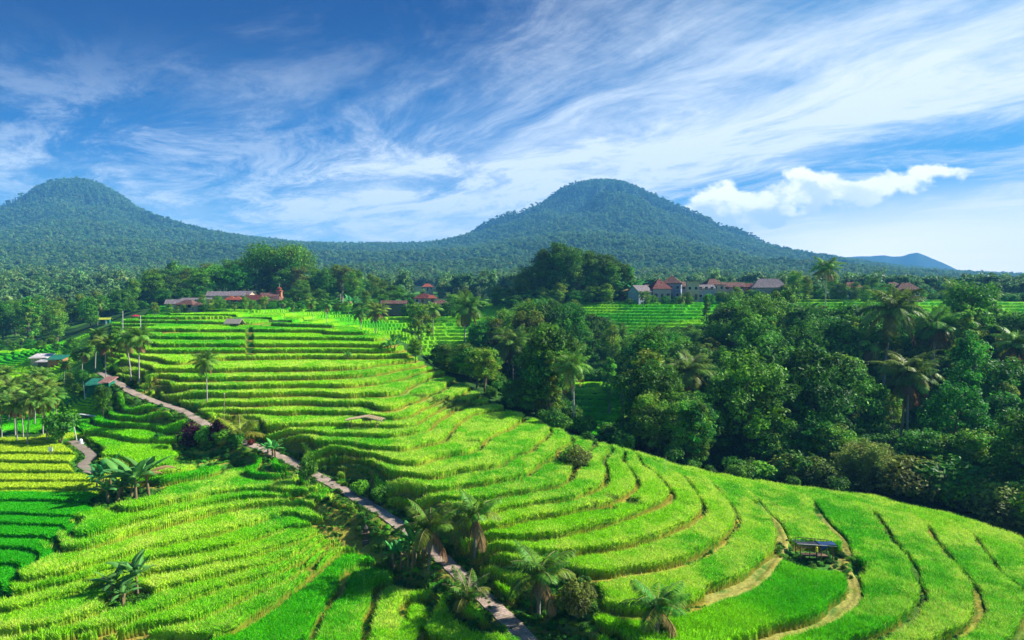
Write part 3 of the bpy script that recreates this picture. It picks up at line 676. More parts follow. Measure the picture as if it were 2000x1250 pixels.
def palm(seed, H, lean, FL, nf, col, col2, trunk_r=0.16, leafw=0.085, up=0.55, dry=3, sheath=False, st=24, emin=-38):
    r = np.random.default_rng(seed); T_, L_ = MeshAcc(), MeshAcc()
    la = r.random() * 6.28
    P = [np.array((lean * H * t * t * math.cos(la), lean * H * t * t * math.sin(la), -0.4 + (H + 0.4) * t)) for t in np.linspace(0, 1, 9)]
    T_.tube(P, [trunk_r * (1.45 if k == 0 else 1.05 - 0.045 * k) * (1 + 0.05 * (k % 2)) for k in range(9)], 8, PALE * (0.85 if not sheath else 0.55))
    if sheath:
        for k in range(9):
            a = k * 2.4; s0 = P[4 + (k % 4)]; T_.tube([s0 * 0.98 + np.array((0, 0, -0.5)), s0 + np.array((math.cos(a) * .25, math.sin(a) * .25, 0.4)), P[8] + np.array((math.cos(a) * .3, math.sin(a) * .3, 0.3))], [0.05, 0.09, 0.03], 4, (0.30, 0.24, 0.15))
    top = P[-1]
    for k in range(nf):
        isdry = k < dry
        f = (k + 0.5) / nf; az = k * 2.39996 + r.random() * 0.4
        e0 = R(emin + (82 - emin) * f ** 0.85) if not isdry else R(-55 + 10 * k)
        e0 += r.normal() * 0.1; L = FL * (0.82 + 0.3 * r.random()) * (0.85 if f > 0.9 else 1); bend = R(62 + 45 * r.random()) * (1.15 - 0.65 * f * up) * (0.5 if isdry else 1)
        pts = [top.copy()]; n = st; tang = []
        for i in range(n):
            e = e0 - bend * (i / n) ** 1.25; d = np.array((math.cos(e) * math.cos(az), math.cos(e) * math.sin(az), math.sin(e))); tang.append(d)
            pts.append(pts[-1] + d * L / n)
        tang.append(tang[-1]); side = np.array((-math.sin(az), math.cos(az), 0))
        fc = np.array(col) * (1 - r.random() * 0.6) + np.array(col2) * r.random() * 0.5
        if isdry: fc = np.array((0.26, 0.17, 0.07)) * (0.7 + 0.6 * r.random())
        elif k < dry + 3: fc = fc * 0.6 + np.array((0.24, 0.20, 0.03)) * 0.55
        L_.tube(pts[::3] + [pts[-1]], list(np.linspace(0.055, 0.012, len(pts[::3]) + 1)), 3, (0.36, 0.33, 0.13) if not isdry else (0.3, 0.2, 0.1))
        V = []; C = []
        for i in range(2, n + 1):
            t = i / n; ll = FL * (0.27 if H > 5 else 0.30) * (math.sin(math.pi * min(1, 0.12 + t * 0.9)) ** 0.6) * (0.85 + 0.3 * r.random())
            for s_ in (-1, 1):
                for q in (0, 0.34, 0.67):
                    p = pts[i - 1] + (pts[i] - pts[i - 1]) * q
                    dr = side * s_ * (0.85 + 0.2 * r.normal()) + tang[i - 1] * 0.55 + np.array((0, 0, -0.28 - (0.5 if isdry else 0) - 0.25 * r.random()))
                    dr /= np.linalg.norm(dr); wv = np.cross(dr, np.cross(side, tang[i - 1])); wv /= np.linalg.norm(wv) + 1e-9
                    e_ = p + dr * ll * 0.55; tip = p + dr * ll + np.array((0, 0, -0.22 * ll)); w = leafw * (0.6 if H > 5 else 0.62) * (0.7 + 0.6 * r.random())
                    V += [p - wv * w * .4, e_ - wv * w, tip, e_ + wv * w]; c_ = fc * (0.7 + 0.6 * r.random()); C += [c_] * 4
        L_.add(np.array(V), np.arange(len(V)).reshape(-1, 4), np.array(C))
    if H > 5:
        for k in range(7):
            a = k * 0.9; c = top + np.array((math.cos(a) * .3, math.sin(a) * .3, -0.25 - 0.12 * (k % 3)))
            L_.tube([c + (0, 0, .14), c, c - (0, 0, .14)], [0.03, 0.14, 0.04], 6, (0.22, 0.20, 0.05))
    return T_.mesh('trunk', M_bark, True), L_.mesh('crown', M_palm)

def banana(seed, ns, H, spread, col=(0.035, 0.17, 0.035)):
    r = np.random.default_rng(seed); T_, L_ = MeshAcc(), MeshAcc()
    for s_ in range(ns):
        a = s_ * 2.4 + r.random(); b = np.array((math.cos(a), math.sin(a), 0)) * spread * math.sqrt((s_ + 0.3) / ns); h = H * (0.6 + 0.5 * r.random())
        top = b + np.array((r.normal() * .15, r.normal() * .15, h * 0.55))
        T_.tube([b + (0, 0, -0.4), (b + top) / 2, top], [0.16, 0.12, 0.07], 7, (0.20, 0.15, 0.07))
        for k in range(8):
            az = k * 2.4 + r.random(); f = k / 8; e0 = R(30 + 50 * f); L = h * 0.62 * (0.8 + .35 * r.random()); bend = R(95 - 65 * f); n = 9; p = top.copy(); V = []; side = np.array((-math.sin(az), math.cos(az), 0))
            fc = np.array(col) * (0.7 + 0.9 * r.random()) + np.array((0.03, 0.05, 0)) * r.random()
            if k == 0: fc = np.array((0.22, 0.16, 0.06))
            C = []
            for i in range(n + 1):
                t = i / n; e = e0 - bend * t ** 1.4; d = np.array((math.cos(e) * math.cos(az), math.cos(e) * math.sin(az), math.sin(e)))
                w = 0.0 if t < 0.12 else L * 0.15 * math.sin(math.pi * min(1, (t - 0.1) / 0.92)) ** 0.55 * (1 - 0.25 * (r.random() < .3))
                up_ = np.cross(d, side)
                V += [p + side * (w + .015) - abs(w) * 0.45 * np.array((0, 0, 1)), p, p - side * (w + .015) - abs(w) * 0.45 * np.array((0, 0, 1))]
                sh = fc * (0.85 + 0.3 * r.random()); C += [sh, fc * 1.7 + 0.02, sh]
                p = p + d * L / n
            Qs = []
            for i in range(n): o = i * 3; Qs += [[o, o + 1, o + 4, o + 3], [o + 1, o + 2, o + 5, o + 4]]
            L_.add(np.array(V), Qs, np.array(C))
    return T_.mesh('stem', M_bark, True), L_.mesh('foliage', M_palm)

def bamboo(seed, H, spread, nc, nleaf, leaf, col, col2):
    r = np.random.default_rng(seed); T_, L_ = MeshAcc(), MeshAcc()
    for k in range(nc):
        a = k * 2.4 + r.random(); b = np.array((math.cos(a), math.sin(a), 0)) * 0.12 * spread * r.random(); h = H * (0.62 + 0.42 * r.random()); out = spread * (0.15 + 0.6 * r.random())
        P = [b + np.array((math.cos(a) * out * t ** 2.2, math.sin(a) * out * t ** 2.2, h * math.sin(min(t, 1) * 1.9) / 0.99 - 0.3)) for t in np.linspace(0, 1, 9)]
        T_.tube(P, list(np.linspace(0.07, 0.02, 9)), 5, (0.20, 0.24, 0.08))
        per = nleaf // nc; t = 0.06 + 0.94 * r.random(per) ** 0.75; ii = np.clip(t * 8, 0, 7.99); i0 = ii.astype(int); PP = np.array(P); fr = (ii - i0)[:, None]
        p = PP[i0] * (1 - fr) + PP[i0 + 1] * fr
        cl = r.integers(0, 12, per); cd = r.normal(size=(12, 3)); off = cd[cl] * H * 0.035 + r.normal(size=(per, 3)) * H * 0.028; off[:, 2] -= np.abs(off[:, 2]) * 0.4
        m = r.random(); C = (np.array(col) * (1 - m) + np.array(col2) * m)[None] * (0.55 + 0.9 * r.random(per))[:, None]
        P2 = p + off; P2[:, 2] = np.maximum(P2[:, 2], 0.2)
        L_.leaves(P2, leaf, C, r, up=0.3, asp=0.36)
    return T_.mesh('culms', M_bark, True), L_.mesh('foliage', M_leaf)

def bush(seed, H, W, nleaf, leaf, col, col2, nl=7):
    r = np.random.default_rng(seed); T_, L_ = MeshAcc(), MeshAcc()
    for k in range(nl):
        a = k * 2.4; q = W / 2 * 0.6 * math.sqrt(k / nl); c = np.array((q * math.cos(a), q * math.sin(a), H * (0.3 + 0.42 * r.random()))); R_ = W * 0.24 * (0.8 + .5 * r.random())
        T_.tube([(0, 0, -0.3), c * 0.5 + (0, 0, 0.05 * H), c], [0.05, 0.03, 0.012], 4, BARK)
        n = nleaf // nl; d = r.normal(size=(n, 3)); d /= np.linalg.norm(d, axis=1, keepdims=True); m = r.random()
        P = c + d * (R_ * (0.4 + 0.6 * r.random(n) ** .5))[:, None] * np.array((1, 1, H / W * 1.2)); P[:, 2] = np.maximum(P[:, 2], 0.05)
        L_.leaves(P, leaf, (np.array(col) * (1 - m) + np.array(col2) * m)[None] * (0.6 + 0.8 * r.random(n))[:, None], r, outw=d)
    return T_.mesh('stem', M_bark, True), L_.mesh('foliage', M_leaf)

DK, MD, OL, BR = (0.055, 0.195, 0.020), (0.11, 0.35, 0.025), (0.23, 0.34, 0.035), (0.20, 0.54, 0.03)
WA, WB, WC = (0.05, 0.15, 0.05), (0.12, 0.27, 0.07), (0.22, 0.32, 0.10)
PROTO = {
 'round_dark': broadleaf(1, 14, 9.5, 'round', 6500, 0.24, DK, MD), 'round_mid': broadleaf(2, 13, 9, 'round', 6500, 0.24, MD, (0.045, 0.13, 0.02)),
 'round_olive': broadleaf(3, 13, 8, 'round', 6000, 0.22, OL, MD), 'tall_dark': broadleaf(4, 18, 8.5, 'column', 6500, 0.25, DK, MD, lobes=24),
 'tall_mid': broadleaf(5, 17, 7.5, 'column', 6000, 0.23, MD, OL, lobes=22), 'cone': broadleaf(6, 15, 6.5, 'cone', 5500, 0.22, MD, OL, lobes=24),
 'umbrella': broadleaf(7, 15, 13, 'umbrella', 6500, 0.24, MD, DK, lobes=22), 'open': broadleaf(8, 13, 7, 'open', 3600, 0.2, OL, MD, PALE * 0.6, 26),
 'bright': broadleaf(9, 15.5, 10.5, 'round', 9000, 0.26, BR, (0.045, 0.15, 0.02), lobes=30), 'slim': broadleaf(10, 8, 2.4, 'column', 1500, 0.2, MD, BR, PALE * 0.7, 12),
 'olive_tall': broadleaf(11, 16, 8, 'open', 5200, 0.22, (0.085, 0.11, 0.025), OL, PALE * 0.6, 26),
 'big': broadleaf(12, 24, 34, 'umbrella', 15000, 0.5, MD, OL, lobes=60),
 'palm_a': palm(21, 11.5, 0.06, 4.6, 26, (0.13, 0.35, 0.04), (0.22, 0.38, 0.05)), 'palm_b': palm(22, 10.5, 0.11, 4.4, 25, (0.11, 0.30, 0.04), (0.20, 0.36, 0.05)),
 'palm_c': palm(23, 12.5, 0.03, 4.7, 28, (0.14, 0.33, 0.04), (0.32, 0.38, 0.05), dry=5),
 'palm_young': palm(24, 3.6, 0.03, 3.3, 15, (0.10, 0.32, 0.03), (0.26, 0.38, 0.05), 0.15, 0.055, up=0.95, dry=2, sheath=True, st=26, emin=0),
 'palm_small': palm(25, 0.9, 0.02, 2.5, 11, (0.06, 0.20, 0.02), (0.16, 0.26, 0.03), 0.13, 0.05, up=1.0, dry=1, sheath=True, st=24, emin=15),
 'palm_yellow': palm(26, 0.7, 0.02, 3.0, 9, (0.20, 0.28, 0.02), (0.34, 0.28, 0.02), 0.12, 0.055, up=0.9, dry=0, st=24, emin=5),
 'banana_a': banana(31, 6, 4.2, 1.7), 'banana_b': banana(32, 4, 4.6, 1.1, (0.04, 0.20, 0.045)), 'banana_s': banana(33, 3, 3.4, 0.8, (0.05, 0.22, 0.04)),
 'bamboo_big': bamboo(41, 19, 10, 40, 20000, 0.36, (0.06, 0.17, 0.022), (0.10, 0.22, 0.03)), 'bamboo_olive': bamboo(42, 7.5, 4.6, 34, 12000, 0.19, (0.18, 0.32, 0.05), (0.28, 0.34, 0.07)),
 'bush': bush(51, 2.2, 3.2, 1500, 0.14, MD, BR), 'bush_dark': bush(52, 2.6, 3.4, 1500, 0.15, DK, MD), 'bush_purple': bush(53, 2.9, 2.9, 1700, 0.13, (0.045, 0.010, 0.028), (0.10, 0.02, 0.05)),
 'bush_red': bush(54, 1.0, 1.2, 500, 0.08, (0.30, 0.02, 0.02), (0.16, 0.04, 0.02), 5), 'bush_olive': bush(55, 2.4, 3.8, 2300, 0.11, OL, (0.12, 0.15, 0.04)),
 'scrub': bush(56, 1.6, 2.4, 700, 0.13, (0.03, 0.10, 0.015), DK, 5), 'scrub_light': bush(57, 1.1, 2.0, 600, 0.11, MD, BR, 5),
 'wood_a': broadleaf(61, 13, 11, 'round', 640, 0.85, WA, WB, lobes=14), 'wood_b': broadleaf(62, 15, 10, 'umbrella', 620, 0.85, WB, WA, lobes=14), 'wood_c': broadleaf(63, 16, 8.5, 'column', 560, 0.8, WC, WB, lobes=14),
}
PH = {'round_dark': 14, 'round_mid': 13, 'round_olive': 13, 'tall_dark': 18, 'tall_mid': 17, 'cone': 15, 'umbrella': 15, 'open': 13, 'bright': 15.5, 'slim': 8, 'olive_tall': 16, 'big': 24,
      'palm_a': 14.2, 'palm_b': 13, 'palm_c': 15.4, 'palm_young': 6.6, 'palm_small': 3.4, 'palm_yellow': 3.4, 'banana_a': 4.6, 'banana_b': 5.0, 'banana_s': 3.7, 'bamboo_big': 18, 'bamboo_olive': 7.2,
      'bush': 2.2, 'bush_dark': 2.6, 'bush_purple': 2.9, 'bush_red': 1.0, 'bush_olive': 2.4}

def hit(px, py):
    """where the sight line through a photograph pixel meets the ground"""
    d = ray(px, py); y = 30.0
    while y < 700:
        t = y / d[1]
        if d[2] * t < ground_at(d[0] * t, y): return d[0] * t, y
        y += 0.4 if y < 150 else 1.0
    return d[0] * t, y
def top_height(px, py, x, y): return y * slope_of(py) - ground_at(x, y)
prng = random.Random(11)
PLANTS = []
def plant(kind, name, cat, label, x, y, h, wide=1.0, rot=None, group=None, z=None):
    r_ = bpy.data.objects.new(name, None); COL.objects.link(r_); r_.empty_display_size = 0.3
    r_.location = (x, y, ground_at(x, y) if z is None else z); s = h / PH[kind]; r_.scale = (s * wide, s * wide, s)
    r_.rotation_euler = (0, 0, prng.random() * 6.283 if rot is None else rot)
    for m in PROTO[kind]: put(m.name.split('.')[0], m, r_)
    r_['category'] = cat; r_['label'] = label
    if group: r_['group'] = group
    PLANTS.append((r_, kind, x, y, h)); return r_
def plant_px(kind, name, cat, label, px, base, top, wide=1.0, D=None, **kw):
    """base and top given as rows of the photograph; D overrides the distance where the foot is hidden"""
    if D is None: x, y = hit(px, base)
    else: x, y = u_of(px) * D, D
    return plant(kind, name, cat, label, x, y, top_height(px, top, x, y), wide, **kw)
CP, BT = 'coconut_palm', 'broadleaf_tree'
pg = 'coconut palms among the fields'
for k, px, b, t, D, w, lab in [
 ('palm_young', 928, 1088, 945, None, 0.9, 'young coconut palm with sheathed brown trunk right of the paved path'),
 ('palm_young', 838, 1112, 962, None, 1.0, 'young coconut palm with one tall upright frond standing among bananas beside the path'),
 ('palm_small', 912, 1190, 1102, None, 1.0, 'small bright palm sapling growing on the left verge of the paved path'),
 ('palm_young', 1052, 1205, 1050, None, 1.15, 'ragged coconut palm with pale dried fronds at the bank below the curved terraces'),
 ('palm_young', 1282, 1262, 1122, None, 1.25, 'coconut palm with long arching fronds at the bottom edge between two terraces'),
 ('palm_a', 405, 798, 684, None, 0.95, 'slender lone coconut palm standing on the terrace above the purple shrub'),
 ('palm_b', 256, 746, 642, None, 1.0, 'left palm of the pair on the terrace edge above the path'),
 ('palm_a', 272, 757, 636, None, 1.0, 'right palm of the pair on the terrace edge, with a browning frond'),
 ('palm_c', 207, 752, 655, None, 1.0, 'coconut palm where the paved path disappears, dark trunk'),
 ('palm_b', 183, 740, 640, 130, 0.9, 'dark coconut palm left of the path head, partly hidden'),
 ('palm_a', 8, 806, 712, None, 1.0, 'leaning palm with pale thin trunk at the left edge of the picture'),
 ('palm_c', 126, 752, 702, None, 1.1, 'yellowish coconut palm in front of the white roofed sheds'),
 ('palm_a', 78, 800, 716, None, 1.1, 'tall dark palm above the middle of the left grove'),
 ('palm_b', 54, 872, 760, None, 1.0, 'palm with orange brown trunk at the front of the left grove'),
 ('palm_a', 92, 867, 762, None, 1.0, 'palm with white trunk and dry hanging frond in the left grove'),
 ('palm_b', 46, 862, 775, None, 1.0, 'thin palm just left of the orange trunk in the grove'),
 ('palm_c', 30, 850, 758, None, 1.1, 'bushy palm at the left end of the grove'),
 ('palm_a', 112, 842, 758, None, 1.0, 'palm above the dark round tree at the end of the grove'),
 ('palm_b', 68, 835, 745, None, 1.1, 'palm standing in the middle of the left grove behind the white trunk'),
 ('palm_c', 18, 830, 740, None, 1.0, 'palm with drooping crown behind the leaning palm of the grove'),
 ('palm_c', 84, 850, 738, None, 1.1, 'palm with tangled crown between the white trunk and the orange trunk'),
 ('palm_a', 34, 868, 772, None, 1.0, 'short palm at the very front of the left grove'),
 ('palm_b', 104, 822, 740, None, 1.1, 'palm whose crown overlaps the right side of the left grove'),
 ('palm_a', 4, 862, 768, None, 1.0, 'front palm cut by the left edge of the picture'),
 ('palm_c', 62, 812, 728, None, 1.1, 'rear palm in the centre of the left grove'),
 ('palm_a', 1690, 790, 640, 138, 1.0, 'dark palm left of the leaning white trunk in the right forest'),
 ('palm_c', 1985, 800, 640, 128, 1.0, 'tall palm at the right edge of the forest'),
 ('palm_b', 1560, 700, 590, 160, 1.0, 'palm above the dark canopy between the bright tree and the village'),
 ('palm_a', 1255, 720, 640, 165, 1.0, 'palm rising at the left end of the right forest'),
 ('palm_b', 160, 740, 678, None, 1.0, 'palm right of the green roofed shed in the valley'),
 ('palm_a', 1121, 842, 686, None, 1.0, 'tall palm with golden drooping fronds in front of the dark gully'),
 ('palm_b', 1097, 838, 712, 118, 0.9, 'shorter palm beside the golden palm at the gully'),
 ('palm_c', 1778, 876, 688, 112, 1.15, 'large palm with twin pale trunks in the right forest, front trunk'),
 ('palm_b', 1764, 872, 700, 113, 1.0, 'rear palm of the twin pale trunks in the right forest'),
 ('palm_b', 1728, 755, 562, 140, 1.0, 'tall palm with long leaning white trunk in the right forest'),
 ('palm_a', 1822, 740, 600, 140, 1.35, 'wide crowned palm right of the leaning white trunk'),
 ('palm_c', 1612, 600, 503, 215, 1.15, 'tall palm standing above the right village skyline'),
 ('palm_a', 1862, 640, 548, 175, 1.0, 'palm beside the dark dome shaped tree at far right'),
 ('palm_a', 1352, 820, 690, 118, 1.25, 'dark palm with broad fronds deep in the forest left of the bright tree'),
 ('palm_c', 1003, 760, 638, 140, 1.0, 'palm with white lit fronds in the forest right of the terraced hill'),
 ('palm_b', 960, 790, 710, 128, 1.0, 'low palm in the dark gully just beyond the terrace edge'),
 ('palm_a', 905, 690, 572, 170, 1.0, 'tall palm on the lower terraces behind the hill crest'),
 ('palm_c', 733, 655, 590, 182, 1.2, 'palm with brown hanging fronds just beyond the hill crest'),
 ('palm_b', 706, 652, 600, 186, 1.0, 'palm left of the one with brown hanging fronds beyond the crest'),
 ('palm_a', 610, 632, 582, 200, 1.05, 'left palm of the pair on the crest skyline in front of the village'),
 ('palm_b', 638, 634, 583, 200, 1.05, 'right palm of the pair on the crest skyline in front of the village'),
 ('palm_c', 518, 624, 578, 215, 1.0, 'palm in front of the orange tower of the left village'),
 ('palm_a', 552, 624, 586, 215, 1.0, 'palm directly right of the palm in front of the orange tower'),
 ('palm_b', 572, 626, 590, 212, 0.9, 'lower palm between the orange tower and the crest palms'),
 ('palm_b', 456, 618, 594, 215, 1.0, 'small palm below the red roofs of the left village'),
 ('palm_a', 846, 640, 590, 200, 1.0, 'palm on the far terraces left of the tall gully palm'),
 ('palm_b', 1257, 610, 568, 225, 1.0, 'palm in front of the white gabled house in the right village'),
 ('palm_c', 1332, 630, 577, 215, 1.0, 'pale palm on the rice plateau in front of the flat roofed house'),
 ('palm_a', 1945, 620, 565, 200, 1.0, 'palm at far right on the plateau edge'),
 ('palm_b', 12, 702, 662, 185, 0.8, 'far palm with white trunk behind the left paddies, nearest the edge'),
 ('palm_a', 40, 704, 655, 186, 0.8, 'far palm with white trunk behind the left paddies, second from the edge'),
 ('palm_b', 61, 704, 656, 187, 0.8, 'far palm with white trunk behind the left paddies, third from the edge'),
 ('palm_a', 95, 702, 655, 186, 0.8, 'far palm with white trunk above the white roofed sheds'),
 ('palm_b', 190, 610, 583, 235, 0.7, 'small far palm above the green kiosk')]:
    plant_px(k, CP, 'palm', lab, px, b, t, w, D, group=pg)
bg_ = 'banana plants'
for k, px, b, t, D, w, lab in [
 ('banana_a', 246, 1178, 1094, None, 1.15, 'banana clump with torn silvery leaves among the lower left rice strips'),
 ('banana_a', 250, 978, 893, None, 1.25, 'large banana clump beside the narrow footpath bend'),
 ('banana_b', 205, 962, 888, None, 0.9, 'dark banana plant leaning over the narrow footpath at its bend'),
 ('banana_b', 806, 1106, 1012, None, 1.0, 'banana plant left of the upright young palm by the path'),
 ('banana_s', 782, 1112, 1040, None, 1.0, 'low banana plant in the rice left of the bananas and young palm'),
 ('banana_s', 1437, 932, 895, None, 1.3, 'small banana plant at the foot of the forest below the bright tree'),
 ('banana_s', 1465, 940, 905, None, 1.0, 'banana shoot right of the small banana at the forest foot'),
 ('banana_b', 1868, 1000, 935, 85, 1.2, 'banana plant with one sunlit leaf at the forest edge on the right'),
 ('banana_a', 1940, 905, 825, 118, 1.2, 'broad leaved banana clump high in the undergrowth at far right'),
 ('banana_a', 1845, 930, 850, 108, 1.2, 'banana clump with upright leaves right of the twin trunked palm'),
 ('banana_s', 762, 690, 650, None, 1.2, 'banana plant at the right rim of the upper terraces'),
 ('banana_s', 680, 703, 682, None, 1.0, 'tiny yellow green banana shoot in the upper terraces'),
 ('banana_a', 1238, 590, 545, 245, 1.5, 'row of tall bananas beside the bamboo grove by the village'),
 ('banana_b', 1218, 592, 552, 245, 1.3, 'bananas at the right foot of the bamboo grove'),
 ('banana_b', 690, 602, 575, 240, 1.2, 'banana clump at the village edge left of the red roofs'),
 ('banana_s', 530, 893, 850, None, 1.3, 'dark leafy banana shoots by the paved path below the yellow palm')]:
    plant_px(k, 'banana_plant', 'banana plant', lab, px, b, t, w, D, group=bg_)
bsh = 'shrubs by the paths'
for k, nm, px, b, t, D, w, lab in [
 ('bush_purple', 'purple_shrub', 376, 876, 820, None, 0.95, 'large dark purple croton shrub beside the paved path'),
 ('bush_purple', 'purple_shrub', 424, 862, 815, None, 0.8, 'smaller pinkish purple shrub right of the dark purple one'),
 ('bush', 'green_shrub', 402, 868, 828, None, 0.9, 'green shrub between the two purple shrubs'),
 ('bush', 'green_shrub', 440, 874, 836, None, 1.2, 'spreading green shrub below the yellow palm'),
 ('bush_dark', 'green_shrub', 462, 872, 842, None, 1.0, 'dark leafy shrub at the path edge left of the red flowers'),
 ('bush_red', 'flowering_shrub', 491, 872, 856, None, 1.0, 'small bright red flowering shrub at the path edge'),
 ('bush_dark', 'green_shrub', 600, 945, 888, None, 0.62, 'upright dark shrub at the left edge of the paved path'),
 ('bush_red', 'flowering_shrub', 612, 927, 908, None, 0.9, 'orange red flower bush touching the upright dark shrub'),
 ('bush_olive', 'terrace_shrub', 1125, 915, 868, None, 1.2, 'olive mounded shrub in a notch of the curved terraces'),
 ('bush_olive', 'terrace_shrub', 1128, 1205, 1130, None, 0.9, 'bushy green shrub right of the ragged palm at the bank'),
 ('bush', 'green_shrub', 540, 1032, 1005, None, 0.9, 'low green shrub in the left rice strips'),
 ('bush_dark', 'green_shrub', 310, 868, 843, None, 0.8, 'small dark shrub in the rice left of the purple shrub'),
 ('bush', 'green_shrub', 705, 970, 935, None, 0.9, 'green shrub on the bank right of the path bend'),
 ('bush_dark', 'green_shrub', 740, 985, 948, None, 0.9, 'dark shrub on the path bank below the terraces'),
 ('bush_dark', 'green_shrub', 118, 866, 800, None, 0.9, 'dark round tree like shrub at the right end of the left grove')]:
    plant_px(k, nm, 'shrub', lab, px, b, t, w, D, group=bsh)
plant_px('palm_yellow', 'yellow_palm', 'palm', 'low yellow green palm with orange fronds beside the paved path', 470, 862, 800, 1.1)
tg = 'single trees'
for k, px, b, t, D, w, lab in [
 ('bright', 1468, 940, 695, 101, 1.05, 'bright sunlit leafy tree in front of the dark forest'),
 ('bright', 1540, 945, 845, 99, 0.8, 'lower bright green crown touching the right side of the sunlit tree'),
 ('round_mid', 1610, 955, 742, 103, 1.1, 'leafy tree with pale flecked crown right of the bright sunlit tree'),
 ('round_mid', 1395, 930, 770, 104, 1.0, 'mid green tree left of and below the bright sunlit tree'),
 ('round_dark', 1335, 915, 790, 106, 1.1, 'dark tree at the left foot of the forest beside the gully'),
 ('slim', 1191, 770, 694, 138, 1.0, 'slim pointed tree standing alone in the gully paddies'),
 ('slim', 1217, 824, 722, 122, 0.75, 'thin tree with bare pale trunk right of the slim pointed tree'),
 ('round_dark', 1895, 860, 553, 150, 1.0, 'dark dome shaped tree rising above the forest at far right'),
 ('cone', 1060, 840, 655, 122, 0.95, 'pointed green tree left of the golden palm at the gully'),
 ('olive_tall', 1030, 800, 600, 150, 1.1, 'olive tree with a loose crown above the gully'),
 ('big', 548, 600, 485, 300, 0.85, 'very broad domed tree behind the left village'),
 ('olive_tall', 668, 600, 515, 275, 1.5, 'bare topped olive brown tree right of the broad domed tree'),
 ('round_mid', 202, 826, 752, None, 0.75, 'small leafy tree on the field edge below the green sheds'),
 ('bright', 812, 712, 662, None, 1.1, 'bright young tree on the right rim of the upper terraces'),
 ('open', 820, 690, 590, 178, 1.2, 'airy brownish tree on the far terraces'),
 ('cone', 1380, 660, 575, 195, 0.9, 'dark pointed tree at the right end of the rice plateau'),
 ('open', 75, 600, 575, 300, 1.0, 'thin leafy tree above the far left forest'),
 ('open', 302, 618, 590, 222, 1.3, 'bare branched tree left of the brown roofed house')]:
    plant_px(k, BT, 'tree', lab, px, b, t, w, D, group=tg)
for i, (px, D, t, w, lab) in enumerate([(1045,245,520,1.0,'left end'), (1075,250,498,1.05,'second clump from the left'), (1105,246,486,1.1,'highest clump'), (1140,252,500,1.0,'clump right of the highest'),
        (1175,248,505,1.0,'second clump from the right'), (1212,250,516,0.85,'right end'), (1020,240,545,0.8,'low outlying clump on the left')]):
    plant_px('bamboo_big', 'bamboo_clump', 'bamboo', 'dark feathery bamboo grove left of the right village, ' + lab, px, None, t, w, D, group='bamboo grove')
for px, b, D, t, lab in [(1700,985,88,868,'arching olive bamboo thicket at the forest foot'), (1740,990,87,892,'reddish olive bamboo bush right of the arching thicket'), (1668,975,90,890,'dark left shoulder of the arching bamboo thicket')]:
    plant_px('bamboo_olive', 'bamboo_clump', 'bamboo', lab, px, b, t, 1.15, D, group='bamboo bushes at the forest foot')

# ------------------------------------------------------------------ the forest belts, tree by tree
LM = [('the bright sunlit tree', 1468, 790), ('the twin trunked palm', 1770, 760), ('the leaning white trunk', 1725, 650), ('the olive bamboo thicket', 1705, 920), ('the golden gully palm', 1121, 750),
      ('the slim pointed tree', 1191, 730), ('the dark dome tree', 1895, 600), ('the skyline palm', 1612, 530), ('the plateau palm', 1332, 600), ('the pale flecked tree', 1610, 790), ('the tall crest palm', 905, 610),
      ('the bamboo grove', 1110, 540), ('the broad domed tree', 548, 520), ('the orange tower', 545, 565), ('the red roofs', 840, 575), ('the long grey roofs', 450, 570), ('the green kiosk', 205, 620),
      ('the white roofed sheds', 98, 705), ('the brown village roof', 1500, 548), ('the orange walled house', 1765, 565), ('the far left palms', 50, 670), ('the white pole', 240, 625)]
ORD = ['', 'second ', 'third ', 'fourth ', 'fifth ', 'sixth ', 'seventh ', 'eighth ', 'ninth ', 'tenth ', 'eleventh ', 'twelfth ', 'thirteenth ', 'fourteenth ', 'fifteenth ']
WHAT = {'round_dark': 'round dark green tree', 'round_mid': 'round green tree', 'round_olive': 'olive green tree', 'tall_dark': 'tall dark tree', 'tall_mid': 'tall green tree', 'cone': 'pointed tree', 'umbrella': 'spreading flat crowned tree',
        'open': 'thin crowned tree', 'olive_tall': 'tall olive tree', 'bright': 'light green tree', 'bush_dark': 'dark undergrowth shrub', 'bush': 'green undergrowth shrub', 'bush_olive': 'olive shrub'}
def side_word(dx, dy):
    a = math.degrees(math.atan2(-dy, dx)) % 360
    return ['right of', 'above and right of', 'above', 'above and left of', 'left of', 'below and left of', 'below', 'below and right of'][int((a + 22.5) // 45) % 8]
WILD = []
def wild(kind, x, y, h, w, grp): WILD.append((kind, x, y, h, w, grp))
REST = []
def flush():
    keyed = {}
    n_own = sum(1 for p in PLANTS if p[0]['category'] == 'tree')
    WILD.sort(key=lambda q: -q[3] / q[2]); trees_ = [q for q in WILD if 'shrub' not in WHAT[q[0]]]
    REST.extend(trees_[292 - n_own:]); drop = set(map(id, REST)); WILD[:] = [q for q in WILD if id(q) not in drop]
    print('trees', len(trees_) + n_own, 'rest', len(REST))
    for kind, x, y, h, w, grp in WILD:
        gz = ground_at(x, y); px = 1000 + F * x / y; py = 570 - F * (gz + h * 0.7) / y
        lm = min(LM, key=lambda q: math.hypot(q[1] - px, (q[2] - py) * 1.3)); dx, dy = px - lm[1], py - lm[2]
        keyed.setdefault((WHAT[kind], side_word(dx, dy), lm[0]), []).append((math.hypot(dx, dy), kind, x, y, h, w, grp))
    for (what, side, lm), lst in keyed.items():
        lst.sort(key=lambda q: q[0])
        for i, (_d, kind, x, y, h, w, grp) in enumerate(lst):
            nm = 'undergrowth_shrub' if 'shrub' in what else BT
            o = ORD[i] if i < len(ORD) else 'outer '
            plant(kind, nm, 'shrub' if 'shrub' in what else 'tree', ('%s%s %s %s' % (o, what, side, lm)).strip(), x, y, h, w, group=grp)
